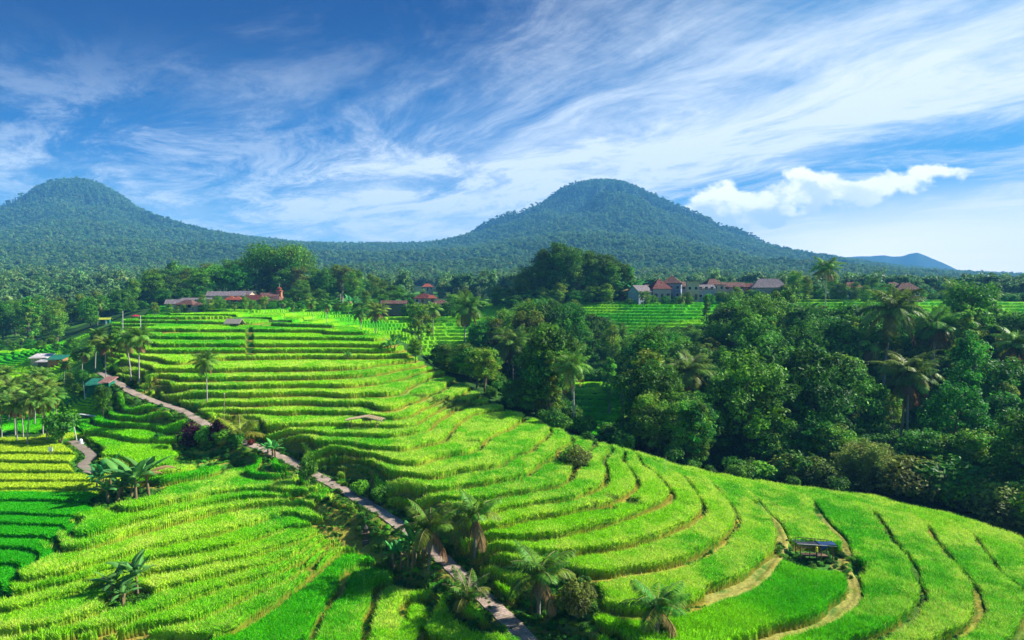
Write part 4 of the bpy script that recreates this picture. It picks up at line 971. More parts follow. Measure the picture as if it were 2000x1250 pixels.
def scatter(poly, step, seed, seen=lambda x, y: True):
    r = random.Random(seed); P = [(u_of(a) * b, b) for a, b in poly]; xs, ys_ = [p[0] for p in P], [p[1] for p in P]; out = []
    y = min(ys_)
    while y < max(ys_):
        x = min(xs) + r.random() * step
        while x < max(xs):
            qx, qy = x + (r.random() - .5) * step * .8, y + (r.random() - .5) * step * .8; ins = False; j = len(P) - 1
            for i in range(len(P)):
                if (P[i][1] > qy) != (P[j][1] > qy) and qx < (P[j][0] - P[i][0]) * (qy - P[i][1]) / (P[j][1] - P[i][1]) + P[i][0]: ins = not ins
                j = i
            if ins and abs(qx / qy) < 0.86: out.append((qx, qy))
            x += step
        y += step * 0.9
    return out
TOPR = [(830,700),(870,660),(900,645),(950,618),(1000,595),(1060,580),(1120,590),(1180,615),(1230,640),(1300,645),(1380,640),(1410,600),(1450,585),(1500,562),(1560,545),(1620,560),(1680,585),(1740,598),(1790,615),(1840,612),(1870,590),(1930,600),(1960,620),(2000,610),(2200,600)]
CLEAR = [(1728,1850,112,885),(1690,1760,140,760),(1790,1865,140,735),(1098,1152,119,842),(1172,1240,138,815),(975,1035,140,740),(1318,1392,118,770),(1395,1530,100,940),(1560,1665,102,930),(1650,1780,88,985),(1590,1640,210,590),(880,935,170,680),(1925,1965,200,610)]
def fit_h(px, x, y, want, prof):
    for a, b, D, m in CLEAR:
        if a - 14 < px < b + 14 and y < D - 1: want = min(want, y * slope_of(m) - ground_at(x, y))
    ty = np.interp(px, [a for a, b in prof], [b for a, b in prof]); return min(want, y * slope_of(ty) - ground_at(x, y))
fr = random.Random(5)
kinds = ['round_dark', 'round_mid', 'tall_dark', 'tall_mid', 'round_olive', 'cone', 'round_dark', 'umbrella', 'olive_tall', 'tall_dark', 'open', 'round_mid']
taken = [(p[2], p[3]) for p in PLANTS if p[4] > 6 and p[1] not in ('slim',)]
for poly, st, sd in (([(1225,100),(1330,95),(1500,90.5),(1700,90),(1900,85),(2300,74),(2300,160),(1900,172),(1720,178),(1420,188),(1250,180),(1235,140)], 8.0, 1),
                 ([(860,150),(900,136),(1000,126),(1100,124),(1108,150),(1112,160),(1245,160),(1420,176),(1420,196),(1240,212),(1000,222),(955,200),(880,172)], 7.0, 2)):
    for x, y in scatter(poly, st, sd):
        px = 1000 + F * x / y
        if min([math.hypot(x - a, y - b) for a, b in taken] or [99]) < 3.8: continue
        want = 11.5 + 9 * fr.random()
        if y < 100 and px > 1300: want *= 0.8
        h = fit_h(px, x, y, want, TOPR)
        if h < 4.5: continue
        k = fr.choice(kinds); 
        if h < 7.5: k = fr.choice(['round_mid', 'round_dark', 'round_olive', 'cone'])
        wild(k, x, y, h * (0.9 + 0.1 * fr.random()), max(1.0, min(1.9, 9.5 / h)) * (0.9 + 0.25 * fr.random()), 'trees of the forest beyond the terraces')
# trees pressed against the rim of the terraces
epx = [a for a, b in edge_R]; ed_ = [b for a, b in edge_R]
for px in list(range(862, 1092, 15)) + list(range(1252, 1500, 17)):
    for off in (6, 13):
        D = np.interp(px, epx, ed_) + off + 3 * fr.random(); p2 = px + fr.random() * 12 - 6; x = u_of(p2) * D
        h = fit_h(p2, x, D, (7.5 if off == 6 else 11) + 4 * fr.random(), TOPR)
        if h > 4: wild(fr.choice(['round_dark', 'round_mid', 'round_olive', 'round_mid', 'cone', 'tall_mid']), x, D, h, max(1.0, min(1.7, 9 / h)), 'trees of the forest beyond the terraces')
# leafy margin of the forest on the right
for px in range(1490, 2080, 26):
    y = np.interp(px, [1490, 1700, 1850, 2000, 2100], [90, 87, 83, 75.5, 70]) + fr.random() * 3
    if 1640 < px < 1765: continue
    h = 2.2 + 2.6 * fr.random() + (1.5 if px > 1760 else 0)
    wild(fr.choice(['bush_olive', 'bush', 'bush_dark', 'bush_olive']), u_of(px) * y, y, h, 1.2, 'shrubs along the foot of the forest')
    wild(fr.choice(['round_mid', 'round_olive', 'round_dark']), u_of(px + 9) * (y + 7), y + 7, 6 + 3 * fr.random(), 1.35, 'trees of the forest beyond the terraces')
for px, z in () and ((870,-16),(925,-17.3),(968,-18.3),(1010,-18.9),(1050,-19.4),(1090,-19.8),(1150,-21),(1250,-22.6),(1310,-23.6),(1365,-24.2),(1420,-24.6)):
    y = -1.5 + {870:134,925:127,968:122,1010:118,1050:114,1090:110,1150:112,1250:104,1310:97,1365:94,1420:92}[px]
    wild(fr.choice(['bush_dark', 'bush']), u_of(px) * y, y, 2.2 + 1.6 * fr.random(), 1.3, 'shrubs along the foot of the forest')
# trees round the villages and at the left
TOPL = [(-200,592),(0,590),(60,578),(120,590),(200,575),(250,560),(290,540),(315,492),(350,500),(400,507),(440,512),(480,498),(520,500),(600,505),(640,520),(700,535),(740,545),(770,556),(800,565),(850,585),(1000,570)]
for x, y in scatter([(-250,228),(185,222),(190,250),(290,262),(300,300),(-250,330)], 11.0, 3):
    px = 1000 + F * x / y; h = fit_h(px, x, y, 11 + 8 * fr.random(), TOPL)
    if h > 5: wild(fr.choice(['tall_mid', 'olive_tall', 'tall_dark', 'round_olive', 'cone']), x, y, h, 1.15, 'trees of the left valley forest')
for x, y in scatter([(290,282),(560,276),(740,262),(880,258),(900,290),(700,318),(290,335)], 11.5, 4):
    px = 1000 + F * x / y; h = fit_h(px, x, y, 12 + 9 * fr.random(), TOPL)
    if h > 5: wild(fr.choice(['round_dark', 'round_mid', 'umbrella', 'olive_tall', 'tall_dark', 'bright']), x, y, h * (0.8 + .2 * fr.random()), 1.35, 'trees around the left village')
for px, D, t in ((395,246,578),(425,242,580),(478,243,583),(515,246,580),(575,250,560),(598,246,568),(625,252,560),(650,245,575),(690,262,552),(715,250,572),(745,256,560),(770,262,556),(800,250,570),(590,262,545),(640,268,535),
                 (280,240,585),(255,236,588),(230,240,586),(340,244,592),(320,262,560),(360,262,562),(395,268,555),(885,238,575),(910,243,570),(935,240,580),(970,246,566),(985,240,560),(1005,232,572)):
    x = u_of(px) * D; h = D * slope_of(t) - ground_at(x, D)
    wild(fr.choice(['round_dark', 'round_mid', 'round_olive', 'tall_mid', 'bright', 'round_dark']), x, D, max(h, 4), 1.5 if h < 9 else 1.1, 'trees around the left village')
for px, D, t in ((1230,232,582),(1275,236,581),(1345,238,582),(1415,234,575),(1440,238,565),(1465,240,562),(1490,232,566),(1530,236,562),(1555,240,528),(1575,230,548),(1590,238,552),(1640,238,548),(1670,240,556),(1690,232,562),(1715,236,560),
                 (1730,244,552),(1745,236,566),(1800,240,568),(1400,262,548),(1450,268,550),(1338,270,552),(1820,244,572),(1705,260,548),(1625,256,540)):
    x = u_of(px) * D; h = D * slope_of(t) - ground_at(x, D)
    wild(fr.choice(['round_mid', 'round_olive', 'bright', 'tall_mid', 'round_dark']), x, D, max(h, 3.5), 1.7 if h < 8 else 1.1, 'trees around the right village')
for px, D, t in ((440,234,583),(462,234,588),(492,236,584),(515,234,586),(535,238,582),(548,236,584),(378,230,590),(360,226,596),(1262,232,572),(1300,233,576),(1322,232,578),(1345,231,574),(1385,232,572),(1410,236,568),(1430,234,572),(1478,236,566),(1520,238,560),(330,222,596),(345,220,600),(372,219,603),(398,224,590),(412,226,588),(430,228,584),(438,222,600),(478,232,586),(490,226,596),(505,224,600),(530,232,588),(560,236,580),(585,232,584),(602,236,582),(628,234,586),(660,232,588),(675,228,592),(702,232,586),(720,226,594),(740,232,586),(800,224,592),(818,222,596),(880,222,588),(425,240,578),(482,240,580),(512,240,580)):
    x = u_of(px) * D; wild(fr.choice(['round_mid', 'round_olive', 'round_dark', 'bright']), x, D, max(D * slope_of(t) - ground_at(x, D), 2.5), 1.5, 'trees around the left village')
for px, D, t, k in ((1062,246,508,'tall_mid'),(1092,243,494,'tall_dark'),(1125,244,492,'cone'),(1160,246,506,'tall_mid'),(1195,243,515,'tall_dark'),(1232,246,522,'cone'),(1015,244,532,'tall_mid'),(1030,237,562,'round_dark'),(1060,236,568,'round_mid'),(1090,237,560,'round_dark'),(1125,236,566,'bright'),(1155,237,558,'round_dark'),(1185,237,560,'round_mid')):
    x = u_of(px) * D; wild(k, x, D, max(D * slope_of(t) - ground_at(x, D), 3), 1.15 if t < 540 else 1.8, 'trees around the right village')
# low trees in the valley at far left
for px, b, t in ((130,700,672),(150,712,680),(110,690,668),(175,700,668),(80,690,662),(28,692,665),(5,690,660),(160,752,728),(135,764,742),(150,778,752),(140,690,655),(100,680,650),(60,690,660),(20,820,790),(60,800,770),(100,780,750),(35,770,745)):
    x, y = hit(px, b); wild(fr.choice(['round_mid', 'round_dark', 'round_olive']), x, y, max(3.0, top_height(px, t, x, y)), 1.25, 'trees of the left valley forest')
flush()

# ------------------------------------------------------------------ scattered ground cover and the far woods
def scatter_stuff(name, pts, scales, protos, label, cat, rot=None):
    me = bpy.data.meshes.new(name); n = len(pts); me.vertices.add(n); me.vertices.foreach_set('co', np.asarray(pts, np.float32).ravel())
    r = np.random.default_rng(len(pts)); a = me.attributes.new('sc', 'FLOAT_VECTOR', 'POINT'); a.data.foreach_set('vector', np.asarray(scales, np.float32).ravel())
    a = me.attributes.new('rz', 'FLOAT_VECTOR', 'POINT'); rr = np.zeros((n, 3), np.float32); rr[:, 2] = r.random(n) * 6.283; a.data.foreach_set('vector', rr.ravel())
    a = me.attributes.new('ki', 'INT', 'POINT'); a.data.foreach_set('value', r.integers(0, len(protos), n).astype(np.int32)); me.update()
    o = put(name, me, kind='stuff', label=label, category=cat)
    ng = bpy.data.node_groups.new(name, 'GeometryNodeTree'); ng.interface.new_socket('Geometry', in_out='INPUT', socket_type='NodeSocketGeometry'); ng.interface.new_socket('Geometry', in_out='OUTPUT', socket_type='NodeSocketGeometry')
    gi, go = ng.nodes.new('NodeGroupInput'), ng.nodes.new('NodeGroupOutput'); ip = ng.nodes.new('GeometryNodeInstanceOnPoints'); j = ng.nodes.new('GeometryNodeJoinGeometry')
    gti = ng.nodes.new('GeometryNodeGeometryToInstance')
    for p in protos[::-1]:
        po = bpy.data.objects.new(p + '_model', PROTO[p][1]); oi = ng.nodes.new('GeometryNodeObjectInfo'); oi.inputs['Object'].default_value = po; oi.inputs['As Instance'].default_value = True; ng.links.new(oi.outputs['Geometry'], j.inputs[0])
    ip.inputs['Pick Instance'].default_value = True
    def attr(nm, ty):
        q = ng.nodes.new('GeometryNodeInputNamedAttribute'); q.data_type = ty; q.inputs['Name'].default_value = nm; return q.outputs['Attribute']
    ng.links.new(gi.outputs[0], ip.inputs['Points']); ng.links.new(j.outputs[0], ip.inputs['Instance']); ng.links.new(attr('ki', 'INT'), ip.inputs['Instance Index'])
    ng.links.new(attr('rz', 'FLOAT_VECTOR'), ip.inputs['Rotation']); ng.links.new(attr('sc', 'FLOAT_VECTOR'), ip.inputs['Scale']); ng.links.new(ip.outputs[0], go.inputs[0])
    md = o.modifiers.new('scatter', 'NODES'); md.node_group = ng; return o
r5 = np.random.default_rng(3)
def far_woods():
    out = []; y = 300.0; cnt = 0
    while y < 2750:
        stp = 6.6 if y < 450 else 5.0; w = 0.88 * y; n = int(2 * w / stp); x = -w + (np.arange(n) + r5.random(n)) * stp; yy = y + (r5.random(n) - .5) * stp * 1.4
        out.append(np.stack([x, yy, np.full(n, stp)], -1)); y += stp * (1.0 if y < 1300 else 1.15)
    P = np.concatenate(out); x, y, s = P.T; z = far_z(x, y)
    lowz = np.array([ground_at(a, b) if b < 455 else 0 for a, b in zip(x[y < 455], y[y < 455])]); z[y < 455] = lowz
    # keep what the viewer's surroundings can see: compare with the highest sight line in front
    u = x / y; b_ = ((u + 0.9) / 1.8 * 260).astype(int); o = np.argsort(y); hor = np.full(262, -9.0); keep = np.zeros(len(x), bool)
    for i in o:
        sl = (z[i] + 22) / y[i]
        if sl > hor[b_[i]] - (0.012 if y[i] < 1500 else 0.03): keep[i] = True
        q = z[i] / y[i]
        if q > hor[b_[i]]: hor[b_[i]] = q
    px = 1000 + F * u
    keep &= ~((y < 460) & (px > 270) & (px < 1020) & (y < 325)) & ~((y < 300 + 20 * np.sin(x / 40)) & (px > 1000))
    keep &= ~((np.abs(px - 832) < 34) & (y < 560) & (y > 330)) & ~((np.abs(px - 900) < 60) & (y > 620) & (y < 700))
    x, y, s, z = x[keep], y[keep], s[keep], z[keep]
    k = s / 10.0 * (0.7 + 0.95 * r5.random(len(x)) ** 2) * 1.12; k *= np.where(y < 450, 0.9, np.where(y > 1200, 1.3, 1.0) * (1.0 - 0.12 * r5.random(len(x))))
    hk_ = k * (0.8 + 0.5 * r5.random(len(x)))
    print('far woods', len(x))
    scatter_stuff('far_woods', np.stack([x, y, z - hk_ * 4.5], -1), np.stack([k, k, hk_], -1), ['wood_a', 'wood_b', 'wood_c'], 'far off forest covering the hills and both mountains', 'forest')
far_woods()
scatter_stuff('outlying_trees', [(q[1], q[2], ground_at(q[1], q[2]) - 0.3) for q in REST], [(q[3] / 14 * q[4], q[3] / 14 * q[4], q[3] / 14) for q in REST], ['round_dark', 'round_mid', 'tall_mid'], 'small far trees merging at the back of the forest and villages', 'forest')
def under():
    n = 26000; y = 80 + 175 * r5.random(n) ** 0.8; u = -0.05 + 0.92 * r5.random(n); x = u * y
    i = np.searchsorted(ys, y); j = ((u + .93) / 1.86 * (NX - 1)).astype(int); i = np.clip(i, 0, NY - 1)
    i2_ = np.clip(np.searchsorted(ys, y - 9), 0, NY - 1); ok = (area[i, j] == 0) & (dP[i, j] > 5) & ~hillR[i, j] & ~((hillR[i2_, j] | hillR[np.clip(np.searchsorted(ys, y - 18), 0, NY - 1), j]) & (r5.random(n) < 0.93))
    # stay back from the terraces
    x, y, i, j = x[ok], y[ok], i[ok], j[ok]; z = GZ[i, j]; s = 0.6 + 0.7 * r5.random(len(x))
    scatter_stuff('undergrowth', np.stack([x, y, z - .1], -1), np.stack([s, s, s], -1), ['scrub', 'bush_dark'], 'dark undergrowth covering the ground beneath the forest', 'undergrowth')
    n = 110000; k = r5.choice(NY * NX, n); i, j = k // NX, k % NX; d = dP[i, j]; bank = (d > 0.78) & (d < 1.7 + 1.5 * (sideP[i, j] > 0)) & (r5.random(n) < 0.8) & (YY[i, j] < 125)
    for cx, cy, r in clear[:11]: bank |= (np.hypot(XX[i, j] - cx, YY[i, j] - cy) < r * 0.95) & (d > 1.2) & (r5.random(len(i)) < (0.35 if (cx, cy) == (clear[0][0], clear[0][1]) else 0.9))
    bank |= (YY[i, j] > 75) & (dF[i, j] > 0.8) & (dF[i, j] < 1.5) & (YY[i, j] < 110)
    i, j = i[bank], j[bank]; s = 0.10 + 0.28 * r5.random(len(i)) ** 2
    k = r5.choice(NY * NX, 420000); a_, b_ = k // NX, k % NX; lip = ((area[a_, b_] == 1) | (area[a_, b_] == 2)) & (DL[a_, b_] < 0.5) & (patch[a_, b_] > 0.55) & (YY[a_, b_] < 120) & ~wide[a_, b_]
    a_, b_ = a_[lip], b_[lip]; i, j = np.r_[i, a_], np.r_[j, b_]; s = np.r_[s, 0.05 + 0.11 * r5.random(len(a_)) ** 2]; print('weeds', len(i))
    scatter_stuff('verge_weeds', np.stack([XX[i, j], YY[i, j], GZ[i, j] - .03], -1), np.stack([s * 1.3, s * 1.3, s], -1), ['scrub_light', 'scrub'], 'weeds and low plants along the edges of the paved path', 'weeds')
under()
# ------------------------------------------------------------------ buildings and small things
def flat_mat(name, col, rough=0.8, var=0.25, scale=3.0, stripes=0.0, spec=0.2):
    m = bpy.data.materials.new(name); m.use_nodes = True; N = NT(m.node_tree); g = N.n('ShaderNodeNewGeometry'); tco = N.n('ShaderNodeTexCoord')
    ns = N.noise(g.outputs['Position'], scale, 5, 0.65)
    c = N.mix(N.mr(ns, 0.3, 0.72), tuple(k * (1 - var) for k in col) + (1,), tuple(min(1, k * (1 + var)) for k in col) + (1,))
    b = N.n('ShaderNodeBsdfPrincipled'); b.inputs['Roughness'].default_value = rough; b.inputs['Specular IOR Level'].default_value = spec
    if stripes:
        w = N.n('ShaderNodeTexWave', wave_type='BANDS', bands_direction='X'); N.l(tco.outputs['Object'], w.inputs['Vector']); w.inputs['Scale'].default_value = stripes; w.inputs['Distortion'].default_value = 0.4
        c = N.mix(N.m('MULTIPLY', w.outputs[1], 0.45), c, tuple(k * 0.55 for k in col) + (1,)); bp = N.n('ShaderNodeBump'); bp.inputs['Strength'].default_value = 0.6; bp.inputs['Distance'].default_value = 0.06; N.l(w.outputs[1], bp.inputs['Height']); N.l(bp.outputs[0], b.inputs['Normal'])
    N.l(c, b.inputs['Base Color']); o = N.n('ShaderNodeOutputMaterial'); N.l(b.outputs[0], o.inputs[0]); return m
MT = {k: flat_mat(k, *v) for k, v in {
 'white_wall': ((0.36, 0.34, 0.32), 0.85, 0.22), 'blue_wall': ((0.24, 0.30, 0.38), 0.85, 0.25), 'orange_wall': ((0.42, 0.17, 0.09), 0.85, 0.2), 'tan_wall': ((0.48, 0.38, 0.27), 0.85, 0.25),
 'dark_wall': ((0.10, 0.085, 0.08), 0.9, 0.3), 'red_tile': ((0.17, 0.045, 0.035), 0.8, 0.35, 2.0, 9), 'brown_tile': ((0.17, 0.085, 0.065), 0.85, 0.35, 2.0, 9), 'grey_tile': ((0.22, 0.185, 0.19), 0.85, 0.3, 2.0, 9),
 'orange_tile': ((0.32, 0.08, 0.04), 0.8, 0.25, 2.0, 9), 'dark_glass': ((0.02, 0.025, 0.03), 0.3, 0.2), 'wood': ((0.16, 0.10, 0.06), 0.9, 0.3), 'pale_wood': ((0.55, 0.50, 0.42), 0.9, 0.25),
 'white_sheet': ((0.72, 0.66, 0.62), 0.6, 0.15, 2.0, 6), 'green_sheet': ((0.015, 0.20, 0.12), 0.6, 0.2, 2.0, 6), 'yellow_sheet': ((0.36, 0.40, 0.04), 0.7, 0.3), 'pink_sheet': ((0.40, 0.20, 0.16), 0.7, 0.2, 2.0, 6),
 'blue_tarp': ((0.012, 0.045, 0.13), 0.5, 0.35, 2.5), 'grey_tarp': ((0.025, 0.03, 0.045), 0.6, 0.4, 2.5), 'bamboo': ((0.36, 0.27, 0.15), 0.8, 0.25), 'thatch': ((0.30, 0.26, 0.21), 0.95, 0.35, 8.0), 'red_cloth': ((0.40, 0.02, 0.05), 0.7, 0.15),
 'concrete': ((0.55, 0.55, 0.52), 0.85, 0.15), 'yellow_paint': ((0.75, 0.62, 0.03), 0.6, 0.15), 'dark_stone': ((0.07, 0.065, 0.055), 0.95, 0.4, 9.0), 'white_paint': ((0.8, 0.8, 0.78), 0.6, 0.05), 'leaf_dry': ((0.30, 0.13, 0.04), 0.9, 0.3), 'wire': ((0.03, 0.03, 0.03), 0.7, 0.1)}.items()}
def solid(name, parts, mat, parent=None):
    """parts: list of (verts, faces) joined in one mesh"""
    V, Fc = [], []
    for v, f in parts:
        o = len(V); V += [tuple(p) for p in v]; Fc += [tuple(i + o for i in q) for q in f]
    me = bpy.data.meshes.new(name); me.from_pydata(V, [], Fc); me.materials.append(MT[mat]); me.update(); return put(name, me, parent)
def box(x0, x1, y0, y1, z0, z1):
    return ([(x0,y0,z0),(x1,y0,z0),(x1,y1,z0),(x0,y1,z0),(x0,y0,z1),(x1,y0,z1),(x1,y1,z1),(x0,y1,z1)], [(3,2,1,0),(4,5,6,7),(0,1,5,4),(1,2,6,5),(2,3,7,6),(3,0,4,7)])
def rod(a, b, r0, r1=None, n=8):
    a, b = Vector(a), Vector(b); r1 = r0 if r1 is None else r1; d = (b - a).normalized(); e = d.cross(Vector((0, 1, 0)) if abs(d.y) < .9 else Vector((1, 0, 0))).normalized(); f = d.cross(e)
    V = [a + (e * math.cos(k * 6.2832 / n) + f * math.sin(k * 6.2832 / n)) * r0 for k in range(n)] + [b + (e * math.cos(k * 6.2832 / n) + f * math.sin(k * 6.2832 / n)) * r1 for k in range(n)]
    return (V, [(k, (k + 1) % n, n + (k + 1) % n, n + k) for k in range(n)] + [tuple(range(n))[::-1], tuple(range(n, 2 * n))])
def roof_hip(w, d, z, h, over=0.5, ridge=0.35, flare=0.15, th=0.14):
    W, D = w / 2 + over, d / 2 + over; rr = w / 2 * ridge
    ring0 = [(-W,-D,z - 0.15 + flare), (W,-D,z - 0.15 + flare), (W,D,z - 0.15 + flare), (-W,D,z - 0.15 + flare)]
    m = 0.55; ring1 = [(-W*m - rr*(1-m), -D*m, z + h*0.42), (W*m + rr*(1-m), -D*m, z + h*0.42), (W*m + rr*(1-m), D*m, z + h*0.42), (-W*m - rr*(1-m), D*m, z + h*0.42)]
    top = [(-rr, 0, z + h), (rr, 0, z + h)]; V = ring0 + ring1 + top + [(a, b, c - th) for a, b, c in ring0]
    Fc = [(0,1,5,4),(1,2,6,5),(2,3,7,6),(3,0,4,7),(4,5,9,8),(5,6,9),(6,7,8,9),(7,4,8)] + [(10,11,1,0),(11,12,2,1),(12,13,3,2),(13,10,0,3),(13,12,11,10)]
    return V, Fc
def roof_gable(w, d, z, h, over=0.45, th=0.12):
    W, D = w / 2 + over, d / 2 + over; e = z - 0.12
    V = [(-W,-D,e),(W,-D,e),(W,0,z+h),(-W,0,z+h),(W,D,e),(-W,D,e)]; V += [(a,b,c-th) for a,b,c in V]
    return V, [(0,1,2,3),(3,2,4,5),(7,6,9,8),(8,9,11,10),(0,6,7,1),(4,10,11,5),(1,7,8,2),(2,8,10,4),(5,11,9,3),(3,9,6,0)]
def house(name, label, px, D, base_py, w, d, hw, roof='hip', rh=2.0, wall='white_wall', tile='brown_tile', rot=0.0, wins=3, door=True, z=None, cat='house', group='village houses', ridge=0.35, over=0.5):
    if z is None and 'left' in group: w, d, hw, rh = w * .9, d * .9, hw * .85, rh * .85
    elif z is None: hw, rh = hw * 1.05, rh * 1.1
    x = u_of(px) * D; gz = D * slope_of(base_py) if z is None else z
    e = bpy.data.objects.new(name, None); COL.objects.link(e); e.location = (x, D, gz); e.rotation_euler = (0, 0, R(rot)); e['label'] = label; e['category'] = cat; e['group'] = group
    wl = [box(-w/2, w/2, -d/2, d/2, -3.5, hw)]
    if roof == 'gable': wl.append(([(-w/2,-d/2,hw),(-w/2,d/2,hw),(-w/2,0,hw+rh*0.93),(w/2,-d/2,hw),(w/2,d/2,hw),(w/2,0,hw+rh*0.93)], [(0,2,1),(3,4,5)]))
    solid('wall', wl, wall, e)
    if roof == 'hip': rf = solid('roof', [roof_hip(w, d, hw + 0.02, rh, ridge=ridge)], tile, e)
    elif roof == 'gable': rf = solid('roof', [roof_gable(w, d, hw + 0.02, rh)], tile, e)
    elif roof == 'flat': rf = solid('roof', [box(-w/2 - .7, w/2 + .7, -d/2 - .7, d/2 + .7, hw, hw + 0.28)], tile, e)
    else:
        rf = solid('roof', [([(-w/2-over*.8,-d/2-over,hw-.1),(w/2+.4,-d/2-.5,hw-.1),(w/2+.4,d/2+.3,hw+rh),(-w/2-.4,d/2+.3,hw+rh),(-w/2-.4,-d/2-.5,hw-.22),(w/2+.4,-d/2-.5,hw-.22),(w/2+.4,d/2+.3,hw+rh-.12),(-w/2-.4,d/2+.3,hw+rh-.12)], [(0,1,2,3),(7,6,5,4),(0,4,5,1),(1,5,6,2),(2,6,7,3),(3,7,4,0)])], tile, e)
    if roof == 'hip': solid('finial', [rod((0,0,hw+rh-.05),(0,0,hw+rh+.35),.12,.03)], tile, rf)
    storeys = [] if hw < 1.9 else [1.0] if hw < 4 else [1.0, 3.6]
    for s_ in storeys:
        for k in range(wins):
            cx = -w/2 + w * (k + .5) / wins
            if door and s_ == 1.0 and k == wins // 2:
                dr = solid('door', [box(cx-.45, cx+.45, -d/2-.05, -d/2+.02, 0, 2.05)], 'wood', e); continue
            wn = solid('window', [box(cx-.5, cx+.5, -d/2-.035, -d/2+.02, s_, s_+1.05)], 'dark_glass', e)
            solid('frame', [box(cx-.58, cx-.5, -d/2-.07, -d/2, s_-.08, s_+1.13), box(cx+.5, cx+.58, -d/2-.07, -d/2, s_-.08, s_+1.13), box(cx-.5, cx+.5, -d/2-.07, -d/2, s_+1.05, s_+1.13), box(cx-.5, cx+.5, -d/2-.07, -d/2, s_-.08, s_)], 'white_paint' if wall != 'white_wall' else 'wood', wn)
        solid('window', [box(w/2-.02, w/2+.04, -.5, .5, s_, s_+1.05)], 'dark_glass', e)
    return e
RV = 'houses of the right village'
house('village_house', 'white gabled house with grey roof at the left end of the right village', 1249, 238, 587, 6.5, 5, 3.0, 'gable', 2.0, 'blue_wall', 'grey_tile', 38, 2, group=RV)
house('village_house', 'low house with brown red roof just behind the white gabled house', 1262, 248, 585, 5, 5, 3.6, 'hip', 1.5, 'tan_wall', 'brown_tile', 5, 2, group=RV)
house('village_house', 'white walled house under a tall red hip roof', 1286, 242, 585, 6.8, 6, 3.6, 'hip', 3.2, 'white_wall', 'red_tile', 12, 3, group=RV, ridge=0.05)
house('village_house', 'two storey pale blue house with dark red pointed roof', 1312, 246, 584, 6.6, 6, 5.4, 'hip', 2.5, 'blue_wall', 'brown_tile', -18, 3, group=RV, ridge=0.05)
house('village_house', 'small dark roofed house behind the two storey pale blue house', 1333, 252, 583, 5, 5, 4.2, 'hip', 1.6, 'white_wall', 'brown_tile', 20, 2, group=RV)
house('village_house', 'narrow two storey house with dark flat overhanging roof', 1352, 240, 586, 4.2, 5, 6.2, 'flat', 0, 'tan_wall', 'grey_tile', -10, 2, group=RV)
house('village_house', 'wide grey house with a flat awning roof right of the narrow flat roofed house', 1372, 242, 586, 7.6, 5, 4.0, 'shed', 1.2, 'blue_wall', 'grey_tile', -8, 4, group=RV)
house('village_house', 'house with dark brown hip roof behind the awning house', 1391, 250, 584, 6.4, 6, 5.0, 'hip', 1.9, 'tan_wall', 'brown_tile', 8, 3, group=RV)
house('village_house', 'long low house with dark red gabled roof in the middle of the right village', 1422, 256, 583, 11, 5, 4.2, 'gable', 1.5, 'white_wall', 'brown_tile', 3, 4, group=RV)
house('village_house', 'low red roofed house partly behind the green hedge trees', 1452, 258, 582, 7, 5, 3.9, 'gable', 1.3, 'orange_wall', 'red_tile', -6, 3, group=RV)
house('village_house', 'large white house with broad grey brown roof', 1500, 252, 583, 11.5, 9, 3.8, 'hip', 3.0, 'white_wall', 'grey_tile', -14, 4, group=RV, ridge=0.6)
house('village_house', 'dark red roof showing right of the skyline palm', 1660, 250, 583, 8, 6, 3.4, 'hip', 2.2, 'white_wall', 'red_tile', 10, 3, group=RV)
house('village_house', 'brown hip roofed house behind the bushes left of the orange walled house', 1742, 246, 584, 6.5, 6, 3.6, 'hip', 2.1, 'tan_wall', 'brown_tile', -5, 3, group=RV)
house('village_house', 'orange walled house with dark brown roof and white terrace rail', 1768, 236, 583, 7.2, 6, 2.9, 'hip', 2.2, 'orange_wall', 'brown_tile', -12, 4, group=RV)
LV_ = 'houses of the left village'
house('village_house', 'long house with lilac grey roof at the left end of the left village', 352, 236, 605, 9, 6, 2.6, 'gable', 1.6, 'white_wall', 'grey_tile', 14, 3, group=LV_)
house('village_house', 'house with brown hip roof in front of the lilac grey roof', 368, 229, 606, 7, 5, 2.3, 'hip', 1.8, 'white_wall', 'brown_tile', -12, 3, group=LV_)
house('village_shed', 'long thin grey roofed shed rising to the right behind the brown hip roof', 383, 252, 596, 11, 4, 2.6, 'shed', 0.6, 'tan_wall', 'grey_tile', 10, 3, group=LV_)
house('village_shed', 'tiny brown roofed shed right of the brown hip roof', 388, 226, 606, 2.6, 2.6, 1.9, 'hip', 1.1, 'white_wall', 'brown_tile', 0, 1, False, group=LV_)
house('village_hall', 'long pale grey roofed hall high in the left village', 444, 262, 592, 15, 6, 3.4, 'gable', 1.9, 'tan_wall', 'grey_tile', 8, 5, group=LV_)
house('village_hall', 'pale grey roof right of the long pale hall', 474, 266, 590, 9, 6, 3.6, 'gable', 1.5, 'tan_wall', 'grey_tile', -6, 3, group=LV_)
house('temple_pavilion', 'left small pavilion with bright orange pointed roof', 452, 250, 597, 4.2, 4.0, 2.5, 'hip', 1.8, 'white_wall', 'orange_tile', 0, 2, group=LV_, ridge=0.02)
house('temple_pavilion', 'right small pavilion with bright orange pointed roof', 465, 248, 597, 3.2, 3.4, 2.5, 'hip', 1.7, 'white_wall', 'orange_tile', 8, 2, group=LV_, ridge=0.02)
house('village_house', 'large red brown tiled roof between the pavilions and the tower', 500, 246, 600, 10, 7, 2.8, 'hip', 2.4, 'white_wall', 'red_tile', -8, 4, group=LV_, ridge=0.5)
house('village_house', 'brown roof directly left of the orange tower', 528, 255, 594, 6.5, 5, 3.4, 'gable', 1.6, 'tan_wall', 'brown_tile', 12, 3, group=LV_)
